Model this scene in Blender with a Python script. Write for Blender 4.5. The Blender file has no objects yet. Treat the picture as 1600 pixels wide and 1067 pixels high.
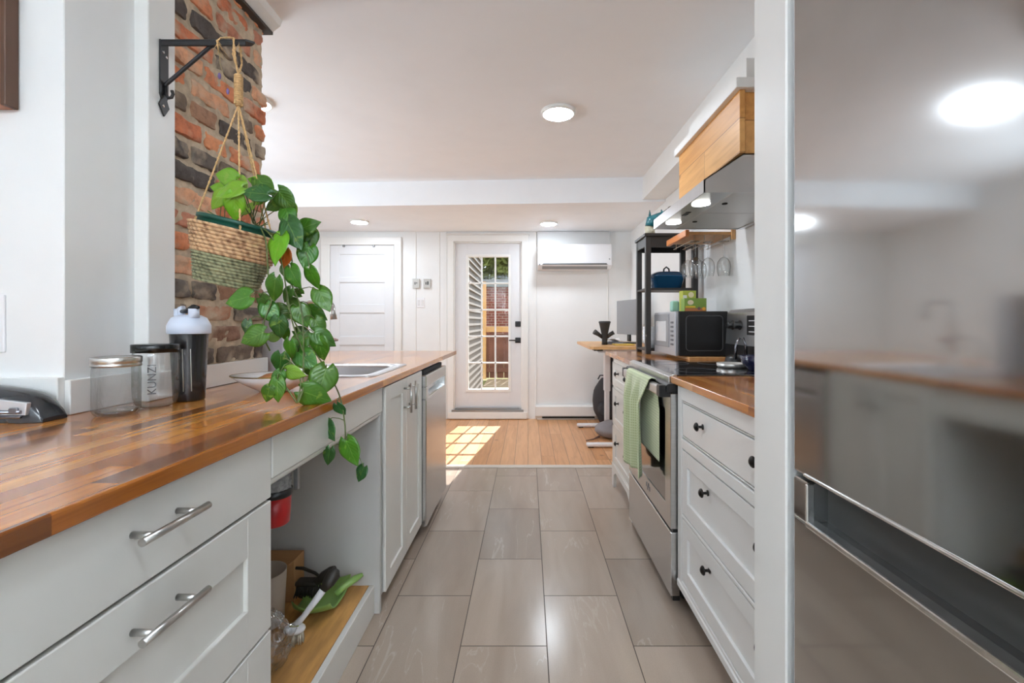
import bpy, bmesh, math, random
from mathutils import Vector, Matrix, noise
random.seed(7)
S = bpy.context.scene
COL = S.collection
PI = math.pi
# ---------------------------------------------------------------- camera, world, sun, exposure
F = 725.0; VX = 825.0; VY = 503.0; CH = 1.152        # focal length in px, vanishing point, eye height
cam = bpy.data.objects.new('camera', bpy.data.cameras.new('camera'))
COL.objects.link(cam); S.camera = cam
cam.location = (0, 0, CH); cam.rotation_euler = (PI/2, 0, 0)
cam.data.sensor_width = 36; cam.data.lens = 36*F/1600
cam.data.shift_x = -(VX-800)/1600; cam.data.shift_y = (VY-533.5)/1600
cam.data.clip_start = 0.02
S.view_settings.view_transform = 'Standard'; S.view_settings.look = 'None'
S.view_settings.gamma = 1; S.view_settings.use_curve_mapping = False
S.view_settings.exposure = 1.0
S.cycles.use_denoising = True
S.cycles.max_bounces = 10; S.cycles.diffuse_bounces = 6; S.cycles.glossy_bounces = 5
S.cycles.transparent_max_bounces = 16; S.cycles.transmission_bounces = 8
S.cycles.sample_clamp_indirect = 6; S.cycles.caustics_reflective = False; S.cycles.caustics_refractive = False

w = bpy.data.worlds.new('sky'); S.world = w; w.use_nodes = True
bg = w.node_tree.nodes['Background']; bg.inputs[0].default_value = (0.80, 0.90, 1.0, 1); bg.inputs[1].default_value = .8
sl = bpy.data.lights.new('sun', 'SUN'); sl.energy = 6.5; sl.angle = 0.006; sl.color = (1, .97, .93)
sun = bpy.data.objects.new('sun', sl); COL.objects.link(sun)
sun.rotation_euler = Vector((-.142, -1, -.84)).to_track_quat('-Z', 'Y').to_euler()
sun.location = (2, 12, 8)
LAMP = 66.0
FILL_DAY = 60.0                      # strength of the fill lights added at the unseen windows

# ---------------------------------------------------------------- helpers
def pY(px, py, Y): return Vector(((px-VX)/F*Y, Y, CH-(py-VY)/F*Y))
def pX(px, py, X): return pY(px, py, X*F/(px-VX))
def pZ(px, py, Z): return pY(px, py, (CH-Z)*F/(py-VY))

class NT:
    def __init__(s, m): s.t = m.node_tree; s.n = s.t.nodes; s.l = s.t.links
    def add(s, typ, **k):
        n = s.n.new(typ)
        for a, b in k.items():
            if a.startswith('i_'):
                key = a[2:]; key = int(key) if key.isdigit() else key.replace('_', ' ')
                n.inputs[key].default_value = b
            else: setattr(n, a, b)
        return n
    def link(s, a, b): s.l.new(a, b)
    def math(s, op, a, b=None):
        n = s.n.new('ShaderNodeMath'); n.operation = op
        for i, v in enumerate((a, b)):
            if v is None: continue
            if isinstance(v, (int, float)): n.inputs[i].default_value = v
            else: s.link(v, n.inputs[i])
        return n.outputs[0]
    def ramp(s, fac, stops):
        r = s.n.new('ShaderNodeValToRGB'); e = r.color_ramp.elements
        while len(e) < len(stops): e.new(.5)
        for k, (p, c) in enumerate(stops): e[k].position = p; e[k].color = (*c, 1)
        s.link(fac, r.inputs[0]); return r.outputs[0]
    def mix(s, fac, a, b, mode='MIX'):
        n = s.n.new('ShaderNodeMix'); n.data_type = 'RGBA'; n.blend_type = mode
        for i, v in ((0, fac), (6, a), (7, b)):
            if isinstance(v, (int, float)): n.inputs[i].default_value = v
            elif isinstance(v, tuple): n.inputs[i].default_value = (*v, 1)
            else: s.link(v, n.inputs[i])
        return n.outputs[2]
def rgb(r, g, b):
    f = lambda c: (c/255/12.92) if c/255 <= .04045 else ((c/255+.055)/1.055)**2.4
    return (f(r), f(g), f(b))
MATS = {}
def mat(name, color=(.8, .8, .8), rough=.5, metal=0, bump=0, bscale=60, spec=.5, coat=0, var=0, vscale=4, emit=0, sheen=0, trans=0, stretch=None):
    if name in MATS: return MATS[name]
    m = bpy.data.materials.new(name); m.use_nodes = True; MATS[name] = m
    t = NT(m); b = t.n['Principled BSDF']
    b.inputs['Base Color'].default_value = (*color, 1); b.inputs['Roughness'].default_value = rough
    b.inputs['Metallic'].default_value = metal; b.inputs['Specular IOR Level'].default_value = spec
    b.inputs['Coat Weight'].default_value = coat; b.inputs['Coat Roughness'].default_value = .12
    if sheen: b.inputs['Sheen Weight'].default_value = sheen
    if emit:
        b.inputs['Emission Color'].default_value = (*color, 1); b.inputs['Emission Strength'].default_value = emit
    tc = t.add('ShaderNodeTexCoord'); src = tc.outputs['Object']
    if stretch:
        mp = t.add('ShaderNodeMapping'); mp.inputs['Scale'].default_value = stretch; t.link(src, mp.inputs[0]); src = mp.outputs[0]
    nz = t.add('ShaderNodeTexNoise', i_Scale=vscale, i_Detail=4.0); t.link(src, nz.inputs['Vector'])
    v = max(var, .02)
    c = t.ramp(nz.outputs[0], [(.3, tuple(x*(1-v) for x in color)), (.7, tuple(min(1, x*(1+v)) for x in color))])
    t.link(c, b.inputs['Base Color'])
    if bump:
        n2 = t.add('ShaderNodeTexNoise', i_Scale=bscale, i_Detail=3.0); t.link(src, n2.inputs['Vector'])
        bp = t.add('ShaderNodeBump', i_Strength=bump, i_Distance=.002); t.link(n2.outputs[0], bp.inputs['Height'])
        t.link(bp.outputs[0], b.inputs['Normal'])
    return m
def glassy(name, tint=(1, 1, 1), edge=(.8, .82, .82), refl=.9, base=.04, bump=0):
    """thin clear glass: see-through with a fresnel reflection, walls modelled as shells"""
    m = bpy.data.materials.new(name); m.use_nodes = True; MATS[name] = m
    t = NT(m); t.n.remove(t.n['Principled BSDF']); out = t.n['Material Output']
    lw = t.add('ShaderNodeLayerWeight', i_Blend=.35)
    tr = t.add('ShaderNodeBsdfTransparent'); gl = t.add('ShaderNodeBsdfGlossy', i_Roughness=.02)
    t.link(t.ramp(lw.outputs['Facing'], [(.3, tint), (1, edge)]), tr.inputs[0])
    f = t.math('ADD', t.math('MULTIPLY', t.math('POWER', lw.outputs['Facing'], 3.0), refl*.6), base)
    if bump:
        nz = t.add('ShaderNodeTexNoise', i_Scale=bump, i_Detail=2.0); bp = t.add('ShaderNodeBump', i_Strength=.7, i_Distance=.004); t.link(nz.outputs[0], bp.inputs['Height'])
        t.link(bp.outputs[0], gl.inputs['Normal']); t.link(bp.outputs[0], lw.inputs['Normal'])
    mx = t.add('ShaderNodeMixShader'); t.link(f, mx.inputs[0]); t.link(tr.outputs[0], mx.inputs[1]); t.link(gl.outputs[0], mx.inputs[2])
    t.link(mx.outputs[0], out.inputs[0]); return m

class MB:
    def __init__(s): s.bm = bmesh.new(); s.attr = None
    def box(s, x0, x1, y0, y1, z0, z1, bev=.0015, seg=1, M=None):
        b = bmesh.new(); bmesh.ops.create_cube(b, size=1)
        sx, sy, sz = abs(x1-x0), abs(y1-y0), abs(z1-z0)
        bmesh.ops.scale(b, vec=(sx, sy, sz), verts=b.verts)
        bmesh.ops.translate(b, vec=((x0+x1)/2, (y0+y1)/2, (z0+z1)/2), verts=b.verts)
        bev = min(bev, .45*min(sx, sy, sz))
        if bev > 0: bmesh.ops.bevel(b, geom=b.edges[:], offset=bev, segments=seg, affect='EDGES', profile=.5)
        s.merge(b, M); return s
    def merge(s, b, M=None):
        if M is not None: bmesh.ops.transform(b, matrix=M, verts=b.verts)
        vs = [s.bm.verts.new(v.co) for v in b.verts]; b.verts.index_update()
        for f in b.faces:
            try:
                nf = s.bm.faces.new([vs[v.index] for v in f.verts]); nf.smooth = f.smooth
            except ValueError: pass
        b.free()
    def tube(s, pts, r, n=10, caps=True, closed=False):
        pts = [Vector(p) for p in pts]; N = len(pts); rr = r if isinstance(r, (list, tuple)) else [r]*N
        rings = []; up = None
        for i, p in enumerate(pts):
            if closed: d = pts[(i+1) % N]-pts[i-1]
            else: d = pts[min(i+1, N-1)]-pts[max(i-1, 0)]
            d.normalize()
            if up is None:
                up = Vector((0, 0, 1)) if abs(d.z) < .9 else Vector((1, 0, 0))
            a = (up-d*up.dot(d))
            if a.length < 1e-5: a = d.orthogonal()
            a.normalize(); up = a; b = d.cross(a)
            rings.append([s.bm.verts.new(p+(a*math.cos(2*PI*k/n)+b*math.sin(2*PI*k/n))*rr[i]) for k in range(n)])
        for i in range(N if closed else N-1):
            A, B = rings[i], rings[(i+1) % N]
            for k in range(n):
                f = s.bm.faces.new((A[k], A[(k+1) % n], B[(k+1) % n], B[k])); f.smooth = True
        if caps and not closed:
            s.bm.faces.new(rings[0][::-1]); s.bm.faces.new(rings[-1])
        return s
    def cyl(s, a, b, r, n=20): return s.tube([a, b], r, n)
    def lathe(s, c, prof, n=32, M=None, sx=1, sy=1, cap0=True, cap1=True):
        b = bmesh.new(); rings = []
        for (r, z) in prof:
            rings.append([b.verts.new((max(r, 1e-5)*math.cos(2*PI*k/n)*sx, max(r, 1e-5)*math.sin(2*PI*k/n)*sy, z)) for k in range(n)])
        for A, B in zip(rings, rings[1:]):
            for k in range(n):
                f = b.faces.new((A[k], A[(k+1) % n], B[(k+1) % n], B[k])); f.smooth = True
        if cap0: b.faces.new(rings[0][::-1])
        if cap1: b.faces.new(rings[-1])
        T = Matrix.Translation(Vector(c)); s.merge(b, T @ M if M is not None else T); return s
    def prism(s, poly, axis, a, b, bev=0):
        """poly of 2-D points extruded along axis from a to b"""
        def P(u, v, t): return {'x': (t, u, v), 'y': (u, t, v), 'z': (u, v, t)}[axis]
        q = bmesh.new(); A = [q.verts.new(P(u, v, a)) for u, v in poly]; B = [q.verts.new(P(u, v, b)) for u, v in poly]
        q.faces.new(A); q.faces.new(B[::-1]); n = len(poly)
        for k in range(n): q.faces.new((A[k], B[k], B[(k+1) % n], A[(k+1) % n]))
        bmesh.ops.recalc_face_normals(q, faces=q.faces[:])
        if bev: bmesh.ops.bevel(q, geom=q.edges[:], offset=bev, segments=2, affect='EDGES', profile=.5)
        s.merge(q); return s
    def ball(s, c, r, sc=(1, 1, 1), n=20, M=None, nz=0, nf=3):
        b = bmesh.new(); bmesh.ops.create_uvsphere(b, u_segments=n, v_segments=n//2, radius=r)
        for v in b.verts:
            if nz: v.co *= 1+nz*noise.noise(v.co/r*nf+Vector(c)*7)
            v.co = Vector((v.co.x*sc[0], v.co.y*sc[1], v.co.z*sc[2]))
        for f in b.faces: f.smooth = True
        T = Matrix.Translation(Vector(c)); s.merge(b, T @ M if M is not None else T); return s
    def grid(s, fn, nu, nv, smooth=True, closed=False):
        V = [[s.bm.verts.new(fn(i/nu, j/nv)) for j in range(nv+1)] for i in range(nu+1)]
        for i in range(nu):
            for j in range(nv):
                f = s.bm.faces.new((V[i][j], V[i+1][j], V[i+1][j+1], V[i][j+1])); f.smooth = smooth
        return s
    def build(s, name, m, parent=None, solid=0, subd=0):
        me = bpy.data.meshes.new(name); o = bpy.data.objects.new(name, me); COL.objects.link(o)
        bmesh.ops.recalc_face_normals(s.bm, faces=s.bm.faces[:])
        if parent is not None:
            org = Vector(parent['_o']); o.parent = parent
        else:
            xs = [v.co for v in s.bm.verts]
            mn = [min(v[i] for v in xs) for i in range(3)]; mx = [max(v[i] for v in xs) for i in range(3)]
            org = Vector(((mn[0]+mx[0])/2, (mn[1]+mx[1])/2, mn[2])); o.location = org
        o['_o'] = list(org)
        bmesh.ops.translate(s.bm, vec=-org, verts=s.bm.verts)
        s.bm.to_mesh(me); s.bm.free(); me.materials.append(m)
        if solid:
            md = o.modifiers.new('thick', 'SOLIDIFY'); md.thickness = solid; md.offset = 0
        if subd:
            md = o.modifiers.new('sub', 'SUBSURF'); md.levels = subd; md.render_levels = subd
        return o
def tag(o, label, cat, group=None):
    o['label'] = label; o['category'] = cat
    if group: o['group'] = group
    return o
def thing(name, loc, label, cat, group=None):
    o = bpy.data.objects.new(name, None); COL.objects.link(o); o.location = loc; o['_o'] = list(loc)
    o.empty_display_size = .05
    return tag(o, label, cat, group)
def struct(o): o['kind'] = 'structure'; return o
def bx(*a, **k): return MB().box(*a, **k)
def copy_tree(o, loc, label=None, parent=None):
    c = o.copy(); COL.objects.link(c)
    if parent is None: c.location = loc
    else: c.parent = parent
    if label: c['label'] = label
    for ch in [x for x in bpy.data.objects if x.parent == o]: copy_tree(ch, None, None, c)
    return c

# ---------------------------------------------------------------- materials
M_wall = mat('wall_paint', rgb(236, 237, 236), .55, bump=.06, bscale=90)
M_ceil = mat('ceiling_paint', rgb(246, 249, 252), .7, bump=.04, bscale=90)
M_trim = mat('trim_paint', rgb(236, 236, 233), .4)
M_cab = mat('cabinet_white', rgb(218, 216, 210), .32)
M_cabR = mat('cabinet_white_brushed', rgb(226, 226, 224), .35, bump=.1, bscale=30)
M_inside = mat('cabinet_inside', rgb(196, 194, 190), .5)
M_black = mat('black_plastic', rgb(24, 24, 25), .35)
M_blackm = mat('black_metal', rgb(38, 38, 40), .45, bump=.1)
M_dark = mat('dark_gap', rgb(15, 15, 15), .8)
M_blackglass = mat('black_glass', rgb(10, 10, 12), .04, spec=.7, coat=1)
M_white_pl = mat('white_plastic', rgb(236, 236, 238), .3)
M_iron = mat('dark_iron_knob', rgb(52, 50, 48), .35, metal=.8)
M_chrome = mat('chrome', (.75, .75, .76), .12, metal=1)
M_nickel = mat('brushed_nickel', (.52, .51, .49), .28, metal=1, bump=.1, stretch=(1, 40, 1), bscale=30)
def steel(name, col, rough, stretch, b=.12):
    m = mat(name, col, rough, metal=1, bump=b, bscale=40, stretch=stretch, var=.05, vscale=6); return m
M_steel = steel('stainless_steel', (.60, .60, .59), .26, (1, 1, 30))
M_steelF = mat('fridge_steel', (.50, .505, .50), .085, metal=1, var=.03, vscale=8)
M_steelH = steel('hood_steel', (.62, .62, .62), .3, (1, 30, 1))
M_glass = glassy('clear_glass', tint=(.93, .94, .94), edge=(.34, .36, .35), refl=1.3, base=.09)
M_jar = glassy('patterned_glass', tint=(.93, .94, .94), edge=(.36, .38, .37), refl=1.3, base=.10, bump=70.0)
M_pane = glassy('pane_glass', edge=(.92, .94, .94), refl=.5, base=.02)
M_ceramic = mat('white_ceramic', rgb(238, 238, 240), .12, coat=.6)
M_darkwood = mat('dark_wood', rgb(92, 62, 44), .5, bump=.4, bscale=20, stretch=(1, 1, .1), var=.35, vscale=12)

def butcher():
    m = bpy.data.materials.new('butcher_block'); m.use_nodes = True; t = NT(m); b = t.n['Principled BSDF']
    tc = t.add('ShaderNodeTexCoord'); sx = t.add('ShaderNodeSeparateXYZ'); t.link(tc.outputs['Object'], sx.inputs[0])
    X, Y = sx.outputs[0], sx.outputs[1]
    row = t.math('FLOOR', t.math('DIVIDE', X, .042))
    wn = t.add('ShaderNodeTexWhiteNoise', noise_dimensions='1D'); t.link(row, wn.inputs['W'])
    yy = t.math('ADD', t.math('DIVIDE', Y, .42), t.math('MULTIPLY', wn.outputs[0], 7.3))
    cell = t.math('FLOOR', yy)
    cb = t.add('ShaderNodeCombineXYZ'); t.link(row, cb.inputs[0]); t.link(cell, cb.inputs[1])
    w2 = t.add('ShaderNodeTexWhiteNoise', noise_dimensions='2D'); t.link(cb.outputs[0], w2.inputs['Vector'])
    base = t.ramp(w2.outputs[0], [(0, rgb(106, 58, 20)), (.25, rgb(160, 90, 26)), (.55, rgb(200, 122, 38)), (.85, rgb(222, 148, 58)), (1, rgb(196, 134, 70))])
    mp = t.add('ShaderNodeMapping'); mp.inputs['Scale'].default_value = (55, 2.4, 55); t.link(tc.outputs['Object'], mp.inputs[0])
    off = t.add('ShaderNodeVectorMath', operation='ADD'); t.link(mp.outputs[0], off.inputs[0])
    sc = t.add('ShaderNodeVectorMath', operation='SCALE'); t.link(w2.outputs['Color'], sc.inputs[0]); sc.inputs[3].default_value = 20
    t.link(sc.outputs[0], off.inputs[1])
    g = t.add('ShaderNodeTexNoise', i_Scale=1.0, i_Detail=5.0, i_Distortion=.6); t.link(off.outputs[0], g.inputs['Vector'])
    gr = t.ramp(g.outputs[0], [(.3, (.62, .55, .5)), (.55, (1, 1, 1)), (.75, (1.0, 1.0, .95))])
    c = t.mix(.85, base, gr, 'MULTIPLY')
    fx = t.math('ABSOLUTE', t.math('SUBTRACT', t.math('FRACT', t.math('DIVIDE', X, .042)), .5))
    line = t.math('GREATER_THAN', fx, .485)
    c2 = t.mix(t.math('MULTIPLY', line, .45), c, rgb(70, 38, 18))
    t.link(c2, b.inputs['Base Color']); b.inputs['Roughness'].default_value = .22
    b.inputs['Coat Weight'].default_value = .45; b.inputs['Coat Roughness'].default_value = .1
    bp = t.add('ShaderNodeBump', i_Strength=.12, i_Distance=.001); t.link(g.outputs[0], bp.inputs['Height']); t.link(bp.outputs[0], b.inputs['Normal'])
    return m
M_block = butcher()

def tilemat():
    m = bpy.data.materials.new('floor_tile'); m.use_nodes = True; t = NT(m); b = t.n['Principled BSDF']
    g = t.add('ShaderNodeNewGeometry'); sx = t.add('ShaderNodeSeparateXYZ'); t.link(g.outputs['Position'], sx.inputs[0])
    u = t.math('DIVIDE', t.math('SUBTRACT', sx.outputs[0], -.24), .3075)
    col = t.math('FLOOR', u); fu = t.math('FRACT', u)
    par = t.math('MODULO', t.math('ABSOLUTE', col), 2.0)
    v = t.math('ADD', t.math('DIVIDE', t.math('SUBTRACT', sx.outputs[1], 1.65), .606), t.math('MULTIPLY', par, .5))
    row = t.math('FLOOR', v); fv = t.math('FRACT', v)
    eu = t.math('SUBTRACT', .5, t.math('ABSOLUTE', t.math('SUBTRACT', fu, .5)))
    ev = t.math('SUBTRACT', .5, t.math('ABSOLUTE', t.math('SUBTRACT', fv, .5)))
    gr = t.math('MAXIMUM', t.math('LESS_THAN', eu, .0055), t.math('LESS_THAN', ev, .0032))
    cb = t.add('ShaderNodeCombineXYZ'); t.link(col, cb.inputs[0]); t.link(row, cb.inputs[1])
    wn = t.add('ShaderNodeTexWhiteNoise', noise_dimensions='2D'); t.link(cb.outputs[0], wn.inputs['Vector'])
    base = t.ramp(wn.outputs[0], [(0, rgb(158, 142, 128)), (.5, rgb(171, 154, 139)), (1, rgb(180, 163, 148))])
    sc = t.add('ShaderNodeVectorMath', operation='SCALE'); t.link(wn.outputs['Color'], sc.inputs[0]); sc.inputs[3].default_value = 9
    off = t.add('ShaderNodeVectorMath', operation='ADD'); t.link(g.outputs['Position'], off.inputs[0]); t.link(sc.outputs[0], off.inputs[1])
    mp = t.add('ShaderNodeMapping'); mp.inputs['Scale'].default_value = (9, 1.6, 1); mp.inputs['Rotation'].default_value = (0, 0, .12); t.link(off.outputs[0], mp.inputs[0])
    n1 = t.add('ShaderNodeTexNoise', i_Scale=1.0, i_Detail=6.0, i_Distortion=.7); t.link(mp.outputs[0], n1.inputs['Vector'])
    c = t.mix(.7, base, t.ramp(n1.outputs[0], [(.3, (.82, .8, .79)), (.6, (1, 1, 1)), (.8, (1.08, 1.07, 1.06))]), 'MULTIPLY')
    vein = t.ramp(t.math('ABSOLUTE', t.math('SUBTRACT', n1.outputs[0], .56)), [(0, (1, 1, 1)), (.008, (0, 0, 0))])
    n3 = t.add('ShaderNodeTexNoise', i_Scale=1.3, i_Detail=2.0); t.link(off.outputs[0], n3.inputs['Vector'])
    vf = t.math('MULTIPLY', t.math('MULTIPLY', vein, .45), t.math('GREATER_THAN', n3.outputs[0], .52))
    c = t.mix(vf, c, rgb(196, 184, 170))
    sp = t.add('ShaderNodeTexNoise', i_Scale=260.0, i_Detail=2.0); t.link(g.outputs['Position'], sp.inputs['Vector'])
    c = t.mix(.35, c, t.ramp(sp.outputs[0], [(.3, (.8, .8, .8)), (.6, (1, 1, 1))]), 'MULTIPLY')
    c = t.mix(gr, c, rgb(78, 66, 56))
    t.link(c, b.inputs['Base Color'])
    t.link(t.math('ADD', t.math('MULTIPLY', gr, .5), .2), b.inputs['Roughness'])
    bp = t.add('ShaderNodeBump', i_Strength=.5, i_Distance=.002); t.link(t.math('SUBTRACT', 1.0, gr), bp.inputs['Height']); t.link(bp.outputs[0], b.inputs['Normal'])
    return m
M_tile = tilemat()

def boards(name, cols, width, length, axis=0, rough=.35, gap=(60, 35, 20), posx=0.0):
    m = bpy.data.materials.new(name); m.use_nodes = True; t = NT(m); b = t.n['Principled BSDF']; MATS[name] = m
    g = t.add('ShaderNodeNewGeometry'); sx = t.add('ShaderNodeSeparateXYZ'); t.link(g.outputs['Position'], sx.inputs[0])
    A, B = (0, 1) if axis == 0 else ((2, 1) if axis == 2 else (1, 0))
    u = t.math('ADD', t.math('DIVIDE', sx.outputs[A], width), posx); row = t.math('FLOOR', u); fu = t.math('FRACT', u)
    wn = t.add('ShaderNodeTexWhiteNoise', noise_dimensions='1D'); t.link(row, wn.inputs['W'])
    v = t.math('ADD', t.math('DIVIDE', sx.outputs[B], length), t.math('MULTIPLY', wn.outputs[0], 5.1)); cell = t.math('FLOOR', v); fv = t.math('FRACT', v)
    cb = t.add('ShaderNodeCombineXYZ'); t.link(row, cb.inputs[0]); t.link(cell, cb.inputs[1])
    w2 = t.add('ShaderNodeTexWhiteNoise', noise_dimensions='2D'); t.link(cb.outputs[0], w2.inputs['Vector'])
    base = t.ramp(w2.outputs[0], [(k/(len(cols)-1), rgb(*c)) for k, c in enumerate(cols)])
    mp = t.add('ShaderNodeMapping')
    s3 = [30, 30, 30]; s3[B] = 2.2; mp.inputs['Scale'].default_value = s3
    sc = t.add('ShaderNodeVectorMath', operation='SCALE'); t.link(w2.outputs['Color'], sc.inputs[0]); sc.inputs[3].default_value = 5
    off = t.add('ShaderNodeVectorMath', operation='ADD'); t.link(g.outputs['Position'], off.inputs[0]); t.link(sc.outputs[0], off.inputs[1]); t.link(off.outputs[0], mp.inputs[0])
    nz = t.add('ShaderNodeTexNoise', i_Scale=1.0, i_Detail=4.0, i_Distortion=1.0); t.link(mp.outputs[0], nz.inputs['Vector'])
    c = t.mix(.8, base, t.ramp(nz.outputs[0], [(.3, (.78, .7, .62)), (.6, (1, 1, 1))]), 'MULTIPLY')
    vo = t.add('ShaderNodeTexVoronoi', i_Scale=3.5); t.link(off.outputs[0], vo.inputs['Vector'])
    kn = t.ramp(vo.outputs['Distance'], [(.03, (1, 1, 1)), (.09, (0, 0, 0))])
    c = t.mix(t.math('MULTIPLY', kn, .6), c, rgb(110, 62, 30))
    eu = t.math('SUBTRACT', .5, t.math('ABSOLUTE', t.math('SUBTRACT', fu, .5)))
    ev = t.math('SUBTRACT', .5, t.math('ABSOLUTE', t.math('SUBTRACT', fv, .5)))
    gp = t.math('MAXIMUM', t.math('LESS_THAN', eu, .0016/width), t.math('LESS_THAN', ev, .0012/length))
    c = t.mix(t.math('MULTIPLY', gp, .75), c, rgb(*gap)); t.link(c, b.inputs['Base Color'])
    b.inputs['Roughness'].default_value = rough
    bp = t.add('ShaderNodeBump', i_Strength=.25, i_Distance=.002); t.link(t.math('SUBTRACT', t.math('MULTIPLY', nz.outputs[0], .3), gp), bp.inputs['Height']); t.link(bp.outputs[0], b.inputs['Normal'])
    return m
M_pine = boards('pine_floor', [(214, 158, 108), (224, 170, 120), (206, 148, 96), (229, 178, 130)], .113, 3.2, 0, .3)
M_hoodwood = boards('hood_pine', [(226, 168, 98), (233, 180, 112), (219, 158, 86)], .135, 4.0, 2, .45, gap=(120, 74, 34), posx=.4)
M_deck = boards('deck_boards', [(196, 174, 142), (182, 160, 130), (204, 184, 152)], .14, 4.0, 1, .7)
M_lightwood = mat('light_wood', rgb(214, 164, 108), .4, var=.14, vscale=10, stretch=(3, .4, 3), bump=.1)
M_plywood = mat('niche_board_wood', rgb(196, 146, 84), .5, var=.22, vscale=7, stretch=(6, 1, 1), bump=.1)
# ================================================================ setting
HC = 2.44; HL = 2.22; YF = 5.5; XR = 1.22; XL = -3.2; YB = -2.6
struct(bx(XL-.1, XR+.1, YB-.1, 3.69, -.08, 0, 0).build('floor', M_tile))
fw = struct(bx(XL-.1, XR+.1, 3.70, YF+.12, -.08, .004, 0).build('floor', M_pine))
st = MB(); st.prism([(3.66, 0), (3.66, .006), (3.675, .014), (3.70, .014), (3.715, .005), (3.715, 0)], 'x', XL, XR)
struct(st.build('trim_1', mat('threshold_strip', rgb(208, 198, 186), .45)))
struct(bx(XL-.1, XR+.1, YB-.1, 4.45, HC, HC+.1, 0).build('ceiling', M_ceil))
def yst(x): return 4.32-.19*(x+2.3)/3.32
cl = MB(); cl.prism([(XL-.1, yst(XL-.1)), (XR+.1, yst(XR+.1)), (XR+.1, YF+.12), (XL-.1, YF+.12)], 'z', HL, HC+.05)
struct(cl.build('ceiling', M_ceil))
def window_fill(a, b, z0, z1, side):
    pl = bpy.data.lights.new('fill_daylight', 'AREA'); pl.shape = 'RECTANGLE'; pl.size = b-a; pl.size_y = z1-z0; pl.energy = FILL_DAY*(b-a)*(z1-z0)*((.2 if a < -1 else 1.15) if side == 'back' else .22); pl.color = (.80, .90, 1)  # added area light, tilted up to brighten the ceiling
    po = bpy.data.objects.new('fill_daylight', pl); COL.objects.link(po)
    if side == 'back': po.location = ((a+b)/2, YB+.02, (z0+z1)/2); po.rotation_euler = (PI/2+.85, 0, PI)
    else: po.location = (XL+.02, (a+b)/2, (z0+z1)/2); po.rotation_euler = (PI/2+.85, 0, -PI/2)
# right wall, soffit box, far wall with the door opening
struct(bx(XR, XR+.12, YB, YF+.1, 0, HC, 0).build('wall_right', M_wall))
struct(bx(1.02, XR, 1.068, YF, HL+.02, HC, .002).build('trim_2', M_trim))
DX0, DX1, DZ0, DZ1 = -.88, -.072, .115, 2.10
fwm = MB()
fwm.box(XL, DX0, YF, YF+.12, 0, HC, 0); fwm.box(DX1, XR, YF, YF+.12, 0, HC, 0); fwm.box(DX0, DX1, YF, YF+.12, DZ1, HC, 0); fwm.box(DX0, DX1, YF, YF+.12, 0, DZ0-.03, 0)
fwo = struct(fwm.build('wall_far', M_wall))
# shallow wall boards that frame the bays of the far wall
wb = MB()
for x in (-1.33, -1.05, -.965, .095, .945): wb.box(x-.006, x+.006, YF-.008, YF, .0, HL, .003)
wb.box(.1, .94, YF-.006, YF, 1.72, 1.735, .002)
wb.build('wall_batten', M_trim, fwo)
lw_ = MB(); lw_.box(XL-.12, XL, YB, 2.1, 0, HC, 0); lw_.box(XL-.12, XL, 3.4, YF+.1, 0, HC, 0); lw_.box(XL-.12, XL, 2.1, 3.4, 0, .8, 0); lw_.box(XL-.12, XL, 2.1, 3.4, 2.1, HC, 0)
struct(lw_.build('wall_left', M_wall))
fr = MB()
for q in (2.13, 2.75, 3.37): fr.box(XL-.09, XL-.04, q-.03, q+.03, .83, 2.07)
for q in (.825, 2.075): fr.box(XL-.085, XL-.035, 2.1, 3.4, q-.025, q+.025)
wl = struct(fr.build('window_3', M_trim)); bx(XL-.068, XL-.062, 2.1, 3.4, .8, 2.1, 0).build('pane', M_pane, wl)  # unseen window added behind the chimney to brighten the room
window_fill(2.1, 3.4, .85, 2.05, 'left')
# chimney block: plain wall part, pilaster, brick face
struct(bx(-1.75, -1.13, 1.13, 1.34, 0, HC, .002).build('wall_chimney', M_wall))
struct(bx(XL, -1.75, 1.13, 1.23, 0, HC, 0).build('wall_near_left', M_wall))
struct(bx(-1.75, -1.09, 1.332, 1.434, 0, HC, .002).build('wall_pilaster', M_trim))
# back of the room behind the camera: wall with two tall windows added for fill light
WZ0, WZ1 = .75, 2.2
bw = MB(); xs = [(-2.7, -1.3), (-.7, .75)]
prev = XL
for a, b in xs:
    bw.box(prev, a, YB-.12, YB, 0, HC, 0); bw.box(a, b, YB-.12, YB, 0, WZ0, 0); bw.box(a, b, YB-.12, YB, WZ1, HC, 0); prev = b
bw.box(prev, XR, YB-.12, YB, 0, HC, 0)
struct(bw.build('wall_back', M_wall))
for k, (a, b) in enumerate(xs):
    fr = MB()
    for q in (a, (a+b)/2, b): fr.box(q-.03, q+.03, YB-.09, YB-.03, WZ0, WZ1)
    for q in (WZ0, WZ1, (WZ0+WZ1)/2): fr.box(a, b, YB-.085, YB-.035, q-.025, q+.025)
    wo = struct(fr.build('window_%d' % (k+1), M_trim))  # unseen rear windows, added to bring in fill light
    bx(a, b, YB-.062, YB-.058, WZ0, WZ1, 0).build('pane', M_pane, wo)
    window_fill(a, b, WZ0, WZ1, 'back')
# wall stub beside the fridge
struct(bx(.52, XR, .935, 1.068, 0, HC, .003).build('wall_partition', M_trim))
# low white wall end behind the sink, at the far corner of the chimney
struct(bx(-1.6, -1.068, 2.02, 2.09, .925, 1.272, .003).build('wall_low', mat('low_wall_paint', rgb(224, 226, 232), .45)))
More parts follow.
